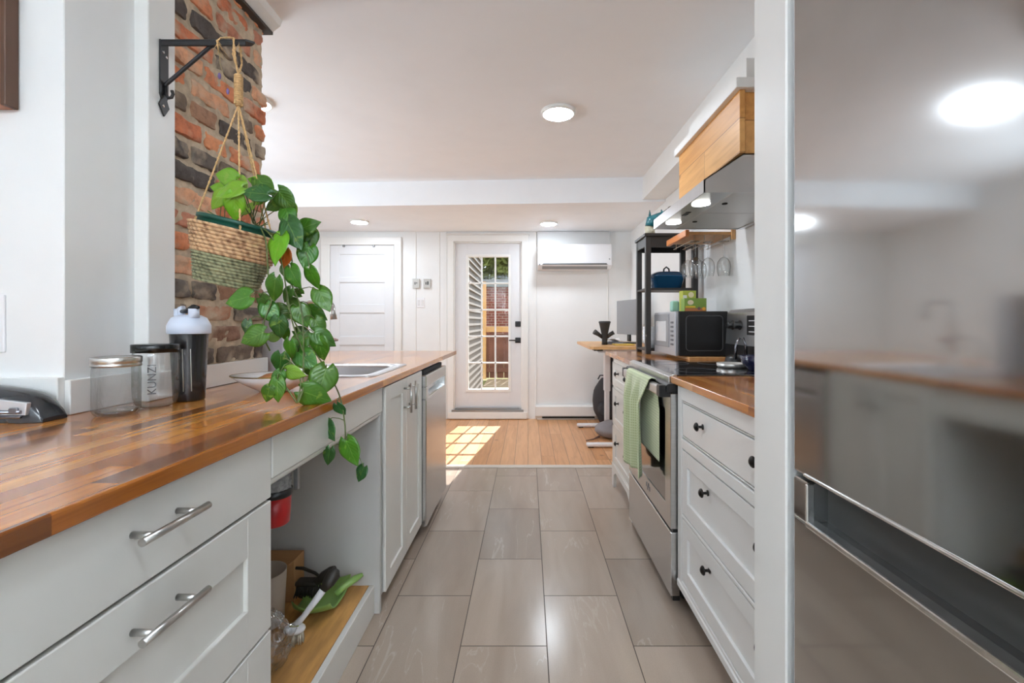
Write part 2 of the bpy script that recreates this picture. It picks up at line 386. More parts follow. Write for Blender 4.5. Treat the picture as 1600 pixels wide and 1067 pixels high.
# splash boards along the countertop
sb = MB()
sb.box(-1.13, -1.115, 1.13, 1.333, .9255, 1.01); sb.box(-1.09, -1.078, 1.32, 1.436, .9255, 1.005); sb.box(-1.115, -1.095, 1.434, 1.955, .9255, 1.003)
sb.box(-2.6, -1.128, 1.112, 1.13, .9255, 1.018)
struct(sb.build('baseboard_left', M_trim))
# crown moulding on the brick face
cr = MB(); cr.prism([(-1.12, HC), (-1.12, 2.385), (-1.10, 2.385), (-1.06, 2.415), (-1.05, 2.44)], 'y', 1.434, 1.985)
struct(cr.build('trim_3', M_trim))
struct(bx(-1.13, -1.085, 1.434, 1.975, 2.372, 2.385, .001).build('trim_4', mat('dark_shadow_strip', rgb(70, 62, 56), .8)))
# baseboards
struct(bx(XR-.015, XR, 3.5, YF, .004, .13).build('baseboard_right', M_trim))
bb = MB(); bb.box(XL, -2.55, YF-.014, YF, .004, .13); bb.box(-1.42, -.98, YF-.014, YF, .004, .13); bb.box(.85, XR, YF-.014, YF, .004, .13)
struct(bb.build('baseboard_far', M_trim))

# brick face: every brick a rough block in one wall, mortar behind it
bm = bmesh.new(); cl_layer = bm.loops.layers.float_color.new('tone')
random.seed(11)
cols_r = [rgb(216, 138, 98), rgb(224, 150, 106), rgb(204, 122, 86), rgb(220, 164, 128), rgb(190, 128, 102)]
cols_d = [rgb(104, 94, 86), rgb(120, 104, 90), rgb(90, 82, 78)]
cols_b = [rgb(170, 130, 104), rgb(148, 112, 92), rgb(186, 130, 100)]
z = 1.003; r = 0
def blk(y0, y1, z0, z1, x, color, seed):
    nx, ny, nz = 3, max(4, int((y1-y0)/.014)), 6
    c = Vector((x-.05, (y0+y1)/2, (z0+z1)/2)); h = Vector((.05, (y1-y0)/2, (z1-z0)/2))
    def pt(u, v, k):   # u in x, v in y, k in z, each -1..1
        p = Vector((u*h.x, v*h.y, k*h.z)); rr = .011
        q = Vector((p.x, max(-h.y+rr, min(h.y-rr, p.y)), max(-h.z+rr, min(h.z-rr, p.z))))
        q.x = min(p.x, h.x-rr); d = p-q
        if d.length > 1e-6: p = q+d.normalized()*rr
        s = Vector((seed*3.1, p.y*1, p.z*1))
        p.x += .010*noise.noise(Vector((seed*5, p.y*22, p.z*22)))+.0045*noise.noise(Vector((seed*9, p.y*90, p.z*90)))
        p.z += .005*noise.noise(Vector((seed*2+4, p.y*30, k*2)))
        p.y += .007*noise.noise(Vector((seed*2+9, v*2, p.z*40)))
        return c+p
    faces = []
    def patch(fn, a, b):
        V = [[bm.verts.new(fn(-1+2*i/a, -1+2*j/b)) for j in range(b+1)] for i in range(a+1)]
        for i in range(a):
            for j in range(b):
                f = bm.faces.new((V[i][j], V[i+1][j], V[i+1][j+1], V[i][j+1])); f.smooth = True; faces.append(f)
    patch(lambda v, k: pt(1, v, k), ny, nz)
    patch(lambda u, k: pt(u, 1, k), nx*2, nz); patch(lambda u, k: pt(u, -1, k), nx*2, nz)
    patch(lambda u, v: pt(u, v, 1), nx*2, ny); patch(lambda u, v: pt(u, v, -1), nx*2, ny)
    for f in faces:
        for l in f.loops: l[cl_layer] = (*color, 1)
while z < 2.40:
    hgt = .060+random.uniform(-.003, .004); y = 1.436; i = 0; first = random.choice((.08, .14, .205))
    while y < 1.95:
        L = first if i == 0 else random.choice((.205, .21, .2, .12)); y1 = min(y+L, 1.957+random.uniform(-.012, .012))
        if y1-y < .05: break
        if z < 1.12: pool = cols_b+cols_d
        elif z < 1.24: pool = cols_b+cols_d
        elif r in (9, 11, 15): pool = cols_d+cols_b[:1]
        elif random.random() < .07: pool = cols_d
        else: pool = cols_r
        blk(y, y1, z, z+hgt, -1.108+random.uniform(-.006, .005), random.choice(pool), random.random()*50); y = y1+.016+random.uniform(0, .006); i += 1
    z += hgt+.016; r += 1
me = bpy.data.meshes.new('wall_brick'); bmesh.ops.recalc_face_normals(bm, faces=bm.faces[:]); bm.to_mesh(me); bm.free()
mb_ = bpy.data.materials.new('old_brick'); mb_.use_nodes = True; t = NT(mb_); b = t.n['Principled BSDF']
at = t.add('ShaderNodeVertexColor', layer_name='tone'); tc = t.add('ShaderNodeTexCoord')
n1 = t.add('ShaderNodeTexNoise', i_Scale=28.0, i_Detail=6.0, i_Roughness=.7); t.link(tc.outputs['Object'], n1.inputs['Vector'])
n2 = t.add('ShaderNodeTexNoise', i_Scale=9.0, i_Detail=5.0); t.link(tc.outputs['Object'], n2.inputs['Vector'])
c = t.mix(.8, at.outputs[0], t.ramp(n1.outputs[0], [(.3, (.5, .45, .42)), (.5, (1, 1, 1)), (.72, (1.25, 1.25, 1.2))]), 'MULTIPLY')
c = t.mix(t.ramp(n2.outputs[0], [(.50, (0, 0, 0)), (.66, (.8, .8, .8))]), c, rgb(200, 182, 158))
t.link(c, b.inputs['Base Color']); b.inputs['Roughness'].default_value = .85
bp = t.add('ShaderNodeBump', i_Strength=.8, i_Distance=.004); t.link(n1.outputs[0], bp.inputs['Height']); t.link(bp.outputs[0], b.inputs['Normal'])
me.materials.append(mb_)
brick = bpy.data.objects.new('wall_brick', me); COL.objects.link(brick); brick['_o'] = [0, 0, 0]; struct(brick)
M_mortar = mat('mortar', rgb(192, 174, 150), .95, bump=1, bscale=60, var=.25, vscale=30)
mo = MB()
def mf(u, v):
    y = 1.434+.51*u; z_ = 1.0+1.44*v
    return Vector((-1.1165+.006*noise.noise(Vector((1, y*30, z_*30)))+.003*noise.noise(Vector((2, y*90, z_*90))), y, z_))
mo.grid(mf, 40, 110)
mo.box(-1.75, -1.128, 1.434, 1.944, 0, HC, 0)
mo.build('mortar', M_mortar, brick)

# ---- glass door (door_1): casing is structure, leaf, mullions, glass and hardware are its parts
def vY(x0, x1, y0, y1): return ((x0-VX)/F, (x1-VX)/F, CH-(y1-VY)/F, CH-(y0-VY)/F)
dl = MB(); YD = YF+.03
x0, x1, z0, z1 = DX0+.012, DX1-.012, DZ0+.01, DZ1-.012
gx0, gx1, gz0, gz1 = -.716, -.228, .345, 1.932
dl.box(x0, gx0, YD, YD+.045, z0, z1); dl.box(gx1, x1, YD, YD+.045, z0, z1); dl.box(gx0, gx1, YD, YD+.045, z0, gz0); dl.box(gx0, gx1, YD, YD+.045, gz1, z1)
door = struct(dl.build('door_1', mat('door_paint', rgb(226, 227, 229), .4)))
fr = MB()
for a, b, c_, d_ in ((gx0-.025, gx0+.006, gz0-.025, gz1+.025), (gx1-.006, gx1+.025, gz0-.025, gz1+.025), (gx0, gx1, gz0-.025, gz0+.006), (gx0, gx1, gz1-.006, gz1+.025)): fr.box(a, b, YD-.008, YD+.053, c_, d_, .003)
fr.build('glazing_frame', M_trim, door)
mu = MB()
for k in (1, 2): q = gx0+(gx1-gx0)*k/3; mu.box(q-.009, q+.009, YD+.004, YD+.041, gz0, gz1, .003)
for k in range(1, 5): q = gz0+(gz1-gz0)*k/5; mu.box(gx0, gx1, YD+.004, YD+.041, q-.009, q+.009, .003)
mu.build('glazing_bar', M_trim, door)
bx(gx0, gx1, YD+.02, YD+.025, gz0, gz1, 0).build('pane', M_pane, door)
db = MB(); db.box(-.152, -.088, YD-.014, YD, .985+.11, 1.05+.11, .004); db.cyl((-.12, YD-.014, 1.128), (-.12, YD-.03, 1.128), .012); db.box(-.124, -.116, YD-.045, YD-.028, 1.11, 1.146)
db.build('deadbolt', M_blackm, door)
lv = MB(); lv.box(-.152, -.088, YD-.014, YD, .902, .967, .004); lv.cyl((-.12, YD-.014, .935), (-.12, YD-.05, .935), .011); lv.box(-.225, -.11, YD-.058, YD-.044, .927, .943, .004)
lv.build('door_lever', M_blackm, door)
cs = MB()
cs.box(DX0-.075, DX0+.002, YF-.022, YF, .01, DZ1+.075, .004); cs.box(DX1-.002, DX1+.075, YF-.022, YF, .01, DZ1+.075, .004); cs.box(DX0-.076, DX1+.076, YF-.024, YF-.0005, DZ1+.001, DZ1+.079, .004)
cs.box(DX0-.095, DX1+.095, YF-.03, YF, DZ1+.08, DZ1+.10, .004)
cs.box(DX0, DX0+.012, YF-.005, YF+.12, DZ0, DZ1); cs.box(DX1-.012, DX1, YF-.005, YF+.12, DZ0, DZ1); cs.box(DX0, DX1, YF-.005, YF+.12, DZ1-.012, DZ1)
cs.box(DX0-.06, DX1+.06, YF-.05, YF+.0, .012, DZ0-.022, .004)
struct(cs.build('trim_5', M_trim))
sl_ = MB(); sl_.box(DX0-.02, DX1+.02, YF-.045, YF+.12, DZ0-.022, DZ0+.002, .002); sl_.box(DX0+.03, DX1-.03, YF-.015, YF+.02, DZ0+.002, DZ0+.02, .002)
struct(sl_.build('trim_6', mat('aluminium_sill', rgb(150, 150, 150), .35, metal=.7)))

# ---- panel door at the left (door_2)
PX0, PX1 = -2.335, -1.585; PZ1 = 2.055
pd = MB(); pd.box(PX0, PX1, YF-.012, YF+.02, .012, PZ1, .002)
rails = [.012, .2, .42, .52, .80, .88, 1.20, 1.30, 1.64, 1.72, 1.955, PZ1]
d2 = struct(pd.build('door_2', mat('door_paint')))
fr = MB(); fr.box(PX0, PX0+.11, YF-.022, YF-.012, .012, PZ1, .002); fr.box(PX1-.11, PX1, YF-.022, YF-.012, .012, PZ1, .002)
for a, b in ((.012, .22), (.50, .60), (.88, .98), (1.26, 1.36), (1.62, 1.68), (1.95, PZ1)): fr.box(PX0+.11, PX1-.11, YF-.022, YF-.012, a, b, .002)
fr.build('panel_frame', mat('door_paint'), d2)
hk = MB()
for px in (537, 584): p = pY(px, 386, YF-.03); hk.box(p.x-.012, p.x+.012, YF-.036, YF-.02, 2.035, 2.062, .003)
hk.build('hook', mat('grey_metal', rgb(150, 150, 150), .4, metal=.6), d2)
cs = MB(); cs.box(PX0-.11, PX0-.004, YF-.03, YF, .01, PZ1+.1, .004); cs.box(PX1+.004, PX1+.09, YF-.03, YF, .01, PZ1+.1, .004); cs.box(PX0-.111, PX1+.091, YF-.032, YF-.0005, PZ1+.006, PZ1+.101, .004)
struct(cs.build('trim_7', M_trim))

# ================================================================ outdoors, seen through the glass door
sd = MB()
for k in range(34):
    z0 = .0+k*.1; sd.prism([(-.86, z0), (-.80, z0), (-.835, z0+.102), (-.86, z0+.102)], 'y', YF+.13, 8.3)
sd.box(-1.3, -.855, YF+.13, 8.3, 0, 3.4, 0)
tag(sd.build('clapboard_wall', mat('grey_siding', rgb(120, 116, 112), .7, bump=.1)), 'grey clapboard side wall outside the glass door, seen through the left panes', 'wall')
dk = bx(-.798, 4.5, YF+.12, 9.2, -.05, .02, 0).build('deck', M_deck); tag(dk, 'sunlit wooden deck boards outside behind the glass door', 'deck')
struct(bx(-12, 12, 9.2, 24, -.15, -.02, 0).build('ground', mat('grass_ground', rgb(120, 118, 70), .95, bump=.5, var=.3, vscale=8)))
fc = thing('garden_fence', (-.9, 9.3, .02), 'brown board garden fence with a pale top rail, seen through the door panes', 'fence')
for k in range(22):
    x = -1.35+k*.145; bx(x, x+.137, 9.3, 9.32,   .03, .93+.015*math.sin(k*2.1), .003).build('fence_board', mat('fence_brown', rgb(120, 78, 60), .8, var=.25), fc)
for x in (-.87, .95): bx(x-.035, x+.035, 9.2, 9.3, .02, 1.95 if x < 0 else 1.1, .004).build('fence_post', mat('new_wood', rgb(206, 160, 102), .7, var=.12), fc)
bx(-1.4, 1.85, 9.24, 9.34, .95, 1.06, .004).build('top_rail', mat('new_wood'), fc); bx(-1.4, 1.85, 9.26, 9.3, .15, .24, .004).build('bottom_rail', mat('fence_brown'), fc)
nb = thing('brick_building', (0, 14, -.02), 'red brick building with a flat grey roof beyond the garden fence', 'building')
mbk = bpy.data.materials.new('far_brick'); mbk.use_nodes = True; t = NT(mbk); b = t.n['Principled BSDF']
tc = t.add('ShaderNodeTexCoord'); mp = t.add('ShaderNodeMapping'); mp.inputs['Rotation'].default_value = (PI/2, 0, 0); t.link(tc.outputs['Object'], mp.inputs[0])
bt = t.add('ShaderNodeTexBrick', i_Scale=1.0); bt.inputs['Color1'].default_value = (*rgb(150, 78, 62), 1); bt.inputs['Color2'].default_value = (*rgb(128, 66, 54), 1); bt.inputs['Mortar'].default_value = (*rgb(176, 150, 132), 1)
bt.inputs['Brick Width'].default_value = .22; bt.inputs['Row Height'].default_value = .075; bt.inputs['Mortar Size'].default_value = .008; t.link(mp.outputs[0], bt.inputs['Vector']); t.link(bt.outputs[0], b.inputs['Base Color']); b.inputs['Roughness'].default_value = .9
bx(-5, 5, 14, 18, -.02, 2.2, 0).build('brick_wall', mbk, nb); bx(-5.2, 5.2, 13.8, 18.2, 2.2, 2.42, .01).build('flat_roof', mat('roof_grey', rgb(132, 132, 130), .8), nb)
wd = bx(.05, .9, 13.93, 14.02, .9, 1.9, .01).build('window', mat('new_wood'), nb)
tr = thing('leafy_tree', (.2, 20, 0), 'green leafy tree crown above the brick building, seen in the top panes', 'tree')
random.seed(3); lf = MB()
for k in range(9000):
    a = random.gauss(0, 1); b_ = random.gauss(0, 1); c_ = random.gauss(0, 1); n = math.sqrt(a*a+b_*b_+c_*c_); q = random.uniform(.55, 1)
    p = Vector((.2+a/n*q*3.6, 20+b_/n*q*2.2, 4.3+c_/n*q*2.6)); p += Vector((noise.noise(p*1.3), 0, noise.noise(p*1.3+Vector((5, 5, 5)))))*.7
    d = Vector((random.uniform(-1, 1), random.uniform(-1, 1), random.uniform(-1, 1))).normalized(); e = d.orthogonal().normalized(); s_ = random.uniform(.12, .24)
    f = [lf.bm.verts.new(p+v) for v in (d*s_, e*s_*.5, -d*s_, -e*s_*.5)]; lf.bm.faces.new(f)
lf.build('foliage', mat('tree_leaf', rgb(128, 134, 62), .6, var=.5, vscale=2.0), tr)
tk = MB(); tk.tube([(.2, 20, -.02), (.25, 20, 2), (.1, 20.1, 3.4), (.6, 20, 5)], [.22, .17, .13, .05], 10); tk.tube([(.2, 20, 2.2), (-.8, 20, 3.6), (-1.6, 19.8, 4.8)], [.13, .09, .04], 8)
tk.build('trunk', M_darkwood, tr)
gp = thing('garden_shrub', (.1, 9.0, .02), 'low green shrub on the deck in front of the fence', 'plant')
lf = MB()
for k in range(420):
    p = Vector((.15+max(-.2, min(.2, random.gauss(0, .1))), 8.9+max(-.2, min(.2, random.gauss(0, .1))), .12+abs(random.gauss(0, .2)))); d = Vector((random.uniform(-1, 1), random.uniform(-1, 1), random.uniform(-.3, 1))).normalized(); e = d.orthogonal().normalized(); s_ = random.uniform(.03, .06)
    lf.bm.faces.new([lf.bm.verts.new(p+v) for v in (d*s_, e*s_*.4, -d*s_, -e*s_*.4)])
lf.build('foliage', mat('shrub_leaf', rgb(120, 150, 60), .6, var=.3), gp)
st_ = MB()
for k in range(6): st_.tube([(.15, 8.9, .03), (.15+.12*math.cos(k), 8.9+.1*math.sin(k), .35)], .008, 6)
st_.build('stems', M_darkwood, gp)

# ================================================================ ceiling lamps
def ceiling_lamp(x, y, z, r, label):
    o = thing('ceiling_light', (x, y, z), label, 'ceiling light', 'round ceiling lights')
    MB().lathe((x, y, z), [(r*1.0, 0), (r*1.0, -.014), (r*.96, -.020), (r*.88, -.020)], 40, cap0=False, cap1=False).build('rim', M_trim, o)
    MB().lathe((x, y, z), [(r*.90, -.017), (r*.8, -.024), (r*.4, -.027), (0, -.028)], 40, cap0=False).build('diffuser', mat('lamp_diffuser', (.81, .90, 1), .5, emit=LAMP), o)
    return o
ceiling_lamp(.185, 2.84, HC, .105, 'round flat white ceiling light, the largest, in the middle of the near ceiling')
ceiling_lamp(-1.60, 2.70, HC, .105, 'round white ceiling light peeking out behind the brick chimney')
ceiling_lamp(-1.78, 4.9, HL, .095, 'small round ceiling light in front of the white panel door')
ceiling_lamp(.22, 4.98, HL, .095, 'small round ceiling light between the glass door and the air conditioner')
ceiling_lamp(-.1, .1, HC, .105, 'added unseen round ceiling light overhead between the fridge and the wooden counter')  # out-of-view lamp added to brighten the near end
ceiling_lamp(.3, -1.6, HC, .105, 'added unseen round ceiling light at the back of the room behind the viewer')  # lamp added behind the camera as extra fill
# ================================================================ left run: cabinets, counter, dishwasher, sink
XI = -.58                       # plane of the drawer fronts
CT = .925; CTH = .028
def bar_pull(parent, a, b, off, r=.006):
    """bar handle from a to b standing off along +X (off>0) with two posts"""
    a = Vector(a); b = Vector(b); m = MB(); d = (b-a).normalized(); m.tube([a, b], r, 14)
    L = (b-a).length
    for s_ in (.18, .82): q = a+(b-a)*s_; m.cyl(q, q-Vector((off, 0, 0)), r*.85, 12)
    return m.build('handle', M_nickel, parent)
# drawer cabinet nearest the viewer
dc = thing('drawer_cabinet', (-.86, .55, 0), 'white base cabinet with three drawers and steel bar handles at the near left', 'cabinet')
m = MB(); m.box(-1.12, XI-.02, .05, 1.05, .09, .896, .001); m.build('body', M_cab, dc)
bx(-1.12, XI-.07, .05, 1.05, 0, .09, 0).build('toe_kick', M_trim, dc)
def shaker(name, parent, x, y0, y1, z0, z1, st, mt, sign=1, dp=.009, t=.02):
    """door or drawer front facing sign*X: outer frame raised dp above the panel; x is the outer plane"""
    m = MB(); xi = x-sign*dp; xb = x-sign*t
    m.box(xb, xi, y0, y1, z0, z1, .001)
    if st:
        m.box(xb, x, y0, y0+st, z0, z1, .002, 2); m.box(xb, x, y1-st, y1, z0, z1, .002, 2)
        m.box(xb, x, y0+st-.001, y1-st+.001, z1-st, z1, .002, 2); m.box(xb, x, y0+st-.001, y1-st+.001, z0, z0+st, .002, 2)
    else: m.box(xb, x, y0, y1, z0, z1, .002, 2)
    return m.build(name, mt, parent)
f1 = shaker('drawer', dc, XI, .052, 1.048, .757, .893, 0, M_cab); bar_pull(f1, (-.545, .655, .840), (-.545, .792, .840), .035)
f2 = shaker('drawer', dc, XI, .052, 1.048, .465, .750, .088, M_cab); bar_pull(f2, (-.545, .655, .697), (-.545, .792, .697), .035)
f3 = shaker('drawer', dc, XI, .052, 1.048, .10, .458, .088, M_cab); bar_pull(f3, (-.545, .655, .405), (-.545, .792, .405), .035)
# open cabinet under the counter
oc = thing('open_cabinet', (-.85, 1.45, 0), 'white open cabinet bay with a wooden bottom board under the counter', 'cabinet')
bx(-1.12, -.585, 1.832, 1.852, .0, .896, .001).build('side_panel', M_inside, oc); bx(-1.12, -.605, 1.052, 1.068, .0, .896, .001).build('side_panel', M_inside, oc)
bx(-1.12, -1.10, 1.068, 1.832, .0, .896, .001).build('back_panel', M_inside, oc)
m = MB(); m.box(XI-.018, XI, 1.053, 1.850, .797, .896, .002); m.box(XI-.03, XI-.004, 1.053, 1.850, .784, .795, .002); m.box(XI-.042, XI-.012, 1.053, 1.850, .776, .783, .002)
m.build('apron', M_cab, oc)
bx(-1.10, -.628, 1.068, 1.832, .092, .112, .001).build('bottom_board', M_plywood, oc)
bx(-.627, -.606, 1.068, 1.850, 0, .113, .002).build('kick_strip', M_cab, oc)
# double door cabinet
ddc = thing('door_cabinet', (-.85, 2.17, 0), 'white base cabinet with two narrow doors under the sink, between open bay and dishwasher', 'cabinet')
m = MB(); m.box(-1.12, XI-.012, 1.854, 1.87, .05, .896, .001); m.box(-1.12, XI-.012, 2.472, 2.488, .05, .896, .001); m.box(-1.12, -1.10, 1.87, 2.472, .05, .896, 0); m.box(-1.10, XI-.012, 1.87, 2.472, .05, .07, 0); m.box(-.605, XI-.012, 1.87, 2.472, .80, .896, .001); m.build('body', M_cab, ddc); bx(-1.12, -.65, 1.86, 2.48, 0, .05, 0).build('toe_kick', M_trim, ddc)
a = shaker('door', ddc, -.568, 1.856, 2.168, .072, .892, .062, M_cab, t=.022); bar_pull(a, (-.535, 2.125, .737), (-.535, 2.125, .872), .033, .0055)
a = shaker('door', ddc, -.568, 2.172, 2.484, .072, .892, .062, M_cab, t=.022); bar_pull(a, (-.535, 2.215, .737), (-.535, 2.215, .872), .033, .0055)
# countertop with the sink cut out
tc_ = MB(); SX0, SX1, SY0, SY1 = -1.075, -.655, 1.93, 2.45
def cbox(x0, x1, y0, y1): tc_.box(x0, x1, y0, y1, CT-CTH, CT, 0)
bmct = bmesh.new()
xsn = [-2.6, -1.75, -1.128, SX0, SX1, -.565]; ysn = [.0, 1.112, 1.96, SY0+.001, SY1, 3.66]
def solid_ct(cells, zb, zt, xs, ys, nm, mt):
    m = MB(); q = m.bm
    V = {}
    def v(i, j, k):
        if (i, j, k) not in V: V[(i, j, k)] = q.verts.new((xs[i], ys[j], (zb, zt)[k]))
        return V[(i, j, k)]
    for (i, j) in cells:
        q.faces.new((v(i, j, 1), v(i+1, j, 1), v(i+1, j+1, 1), v(i, j+1, 1))); q.faces.new((v(i, j, 0), v(i, j+1, 0), v(i+1, j+1, 0), v(i+1, j, 0)))
        for (di, dj, a, b) in ((-1, 0, (i, j), (i, j+1)), (1, 0, (i+1, j), (i+1, j+1)), (0, -1, (i, j), (i+1, j)), (0, 1, (i, j+1), (i+1, j+1))):
            if (i+di, j+dj) not in cells: q.faces.new((v(*a, 0), v(*b, 0), v(*b, 1), v(*a, 1)))
    return m, nm, mt
ys2 = [.0, 1.112, 1.436, SY0, SY1, 3.66]; xs2 = [-2.6, -1.70, -1.128, SX0, SX1, -.565]
cells = set()
for i in range(5):
    for j in range(5):
        if j in (1, 2) and i in (0, 1): continue
        if j == 3 and i == 3: continue
        if j in (3, 4) and i == 0: continue
        cells.add((i, j))
m, nm, mt_ = solid_ct(cells, CT-CTH, CT, xs2, ys2, 'countertop', M_block)
ct = m.build('countertop', M_block)
bv = ct.modifiers.new('edge', 'BEVEL'); bv.width = .003; bv.segments = 2; bv.limit_method = 'ANGLE'
tag(ct, 'long glossy butcher block countertop of the left cabinets, with the sink in it', 'countertop')
# dishwasher
dw = thing('dishwasher', (-.85, 2.79, 0), 'stainless steel dishwasher under the far end of the left counter', 'dishwasher')
m = MB(); m.box(-1.12, -.60, 2.495, 3.09, .06, .85, .002); m.box(-1.12, -.64, 2.50, 3.08, .003, .06, 0); m.build('body', mat('grey_metal'), dw)
m = MB(); X1 = -.546; X0 = -.598
Y0, Y1 = 2.492, 3.092
m.box(X0, X1, Y0, Y1, .05, .735, .004); m.box(X0, X1, Y0, Y0+.05, .735, .80, .002); m.box(X0, X1, Y1-.05, Y1, .735, .80, .002); m.box(X0, X1, Y0, Y1, .80, .864, .004); m.box(X0, X0+.012, Y0+.05, Y1-.05, .735, .80, 0)
dd = m.build('door', M_steel, dw)
m = MB()
for k in range(9): m.box(-.592, -.575, Y0-.0012, Y0+.002, .70+k*.011, .705+k*.011, 0)
m.build('vent', M_dark, dd)
bx(-.60, -.57, Y0+.03, Y1-.03, .866, .888, .002).build('gap_shade_strip', M_dark, dw)  # dark strip standing in for the shade in the gap above the door
m = MB(); m.prism([(X0+.012, .735), (X1-.002, .735), (X1-.002, .741), (X0+.03, .752), (X0+.012, .76)], 'y', Y0+.05, Y1-.05); m.build('handle_pocket', M_chrome, dd)
# end of the island beyond the dishwasher
bx(-1.12, -.62, 3.12, 3.14, 0, .896, .001).build('end_panel', M_cab)
ep = bpy.data.objects['end_panel']; tag(ep, 'white end panel carrying the counter beyond the dishwasher', 'panel')
# ---- sink
sk = thing('kitchen_sink', (-.865, 2.19, CT), 'stainless steel drop-in sink set in the wooden countertop', 'sink')
m = MB()
def rr(x0, x1, y0, y1, r, z, n=6):
    P = []
    for cx, cy, a0 in ((x1-r, y1-r, 0), (x0+r, y1-r, 90), (x0+r, y0+r, 180), (x1-r, y0+r, 270)):
        for k in range(n+1): a = math.radians(a0+90*k/n); P.append((cx+r*math.cos(a), cy+r*math.sin(a), z))
    return P
loops = [rr(-1.095, -.637, 1.91, 2.47, .04, CT+.0005), rr(-1.095, -.637, 1.91, 2.47, .04, CT+.004), rr(-1.088, -.645, 1.917, 2.462, .035, CT+.006), rr(-1.05, -.682, 1.955, 2.425, .05, CT+.004), rr(-1.045, -.688, 1.96, 2.42, .055, CT-.012), rr(-1.03, -.70, 1.975, 2.405, .05, CT-.17), rr(-.95, -.78, 2.1, 2.28, .05, CT-.18)]
R = [[m.bm.verts.new(p) for p in L] for L in loops]
for A, B in zip(R, R[1:]):
    n = len(A)
    for k in range(n): f = m.bm.faces.new((A[k], A[(k+1) % n], B[(k+1) % n], B[k])); f.smooth = True
m.bm.faces.new(R[-1]); m.build('basin', mat('sink_steel', (.6, .6, .61), .3, metal=1, bump=.05), sk)
MB().lathe((-.865, 2.19, CT-.1795), [(.035, 0), (.04, .002), (.03, .003), (0, .001)], 24).build('drain', M_chrome, sk)
# tall square faucet
FYc = 2.38
fc_ = thing('kitchen_faucet', (-1.14, FYc, CT), 'tall brushed steel faucet with a square arched spout behind the sink', 'faucet')
pts = [(-1.14, FYc, CT), (-1.14, FYc, 1.235), (-1.136, FYc, 1.253), (-1.12, FYc, 1.258), (-1.03, FYc, 1.258), (-1.012, FYc, 1.253), (-1.004, FYc, 1.235)]
MB().tube(pts, .0115, 16).build('spout', M_nickel, fc_)
MB().lathe((-1.14, FYc, CT), [(.026, 0), (.026, .012), (.017, .016), (.017, .06), (.0115, .062)], 24).build('base', M_nickel, fc_)
MB().tube([(-1.004, FYc, 1.238), (-1.0, FYc, 1.20), (-.996, FYc, 1.165)], [.012, .014, .016], 16).build('spray_head', M_nickel, fc_)
MB().tube([(-1.14, FYc+.01, .975), (-1.14, FYc+.05, .98), (-1.14, FYc+.09, 1.01)], .006, 10).build('lever', M_nickel, fc_)
fc2 = thing('filter_tap', (-1.12, 2.2, CT), 'small slim drinking water tap beside the tall faucet', 'faucet')
MB().tube([(-1.12, 2.2, CT), (-1.12, 2.2, 1.03), (-1.105, 2.2, 1.065), (-1.07, 2.2, 1.075), (-.98, 2.2, 1.075), (-.955, 2.2, 1.065), (-.95, 2.2, 1.04)], .0055, 12).build('spout', M_nickel, fc2)
MB().lathe((-1.12, 2.2, CT), [(.019, 0), (.019, .01), (.010, .014), (.010, .04), (.0055, .042)], 20).build('base', M_nickel, fc2)
MB().tube([(-.95, 2.2, 1.068), (-.925, 2.2, 1.068), (-.90, 2.2, 1.066)], [.010, .011, .004], 12).build('handle', mat('pink_cap', rgb(206, 170, 160), .4), fc2)

# ================================================================ right run
CR = .93; XF = .60
rc = thing('drawer_cabinet', (.9, 1.46, 0), 'white cabinet with three inset drawers and dark round knobs under the right counter', 'cabinet')
m = MB()
Ya, Yb = 1.072, 1.86
m.box(XF+.02, 1.21, Ya, Yb, .11, .902, .001)
m.box(XF, XF+.02, Yb-.045, Yb, .108, .902, .002)
for a, b in ((.848, .902), (.66, .698), (.392, .404), (.108, .142)): m.box(XF, XF+.02, Ya, Yb-.045, a, b, .002)
m.box(XF-.004, XF+.01, Ya, Yb, .10, .13, .004)
m.box(XF+.004, XF+.02, Ya, Yb, .703, .708, .001); m.box(XF+.004, XF+.02, Ya, Yb, .840, .8445, .001)
m.build('body', M_cabR, rc)
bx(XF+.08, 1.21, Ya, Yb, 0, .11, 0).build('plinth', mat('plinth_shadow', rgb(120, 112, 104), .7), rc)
def knob(parent, y, z, x=XF, s_=1.0):
    R_ = Matrix.Rotation(-PI/2, 4, 'Y')
    return MB().lathe((x, y, z), [(.010*s_, 0), (.010*s_, .002), (.005*s_, .004), (.0045*s_, .014), (.008*s_, .018), (.0150*s_, .020), (.0155*s_, .023), (.013*s_, .0265), (.0125*s_, .0265), (.011*s_, .028), (.006*s_, .031), (0, .0315)], 22, M=R_).build('knob', M_iron, parent)
d1 = MB(); d1.box(XF+.003, XF+.022, Ya+.01, Yb-.052, .712, .836, .002, 2); d1 = d1.build('drawer', M_cabR, rc); knob(d1, 1.60, .79, XF+.003); knob(d1, 1.20, .79, XF+.003)
def inset(z0, z1, kz, ks):
    o = shaker('drawer', rc, XF+.001, Ya+.01, Yb-.052, z0, z1, .055, M_cabR, -1, .010, .022)
    for y in ks: knob(o, y, kz, XF+.009)
inset(.409, .655, .572, (1.572, 1.188)); inset(.147, .387, .318, (1.557, 1.182))
# countertops right
def counter(x0, x1, y0, y1, label, nm='countertop'):
    o = bx(x0, x1, y0, y1, CR-.027, CR, .002).build(nm, M_block); tag(o, label, 'countertop', None); return o
counter(.585, XR, 1.07, 1.90, 'short butcher block countertop between the wall end and the stove')
counter(.585, XR, 2.655, 3.50, 'butcher block countertop beyond the stove, carrying the microwave and black shelf')
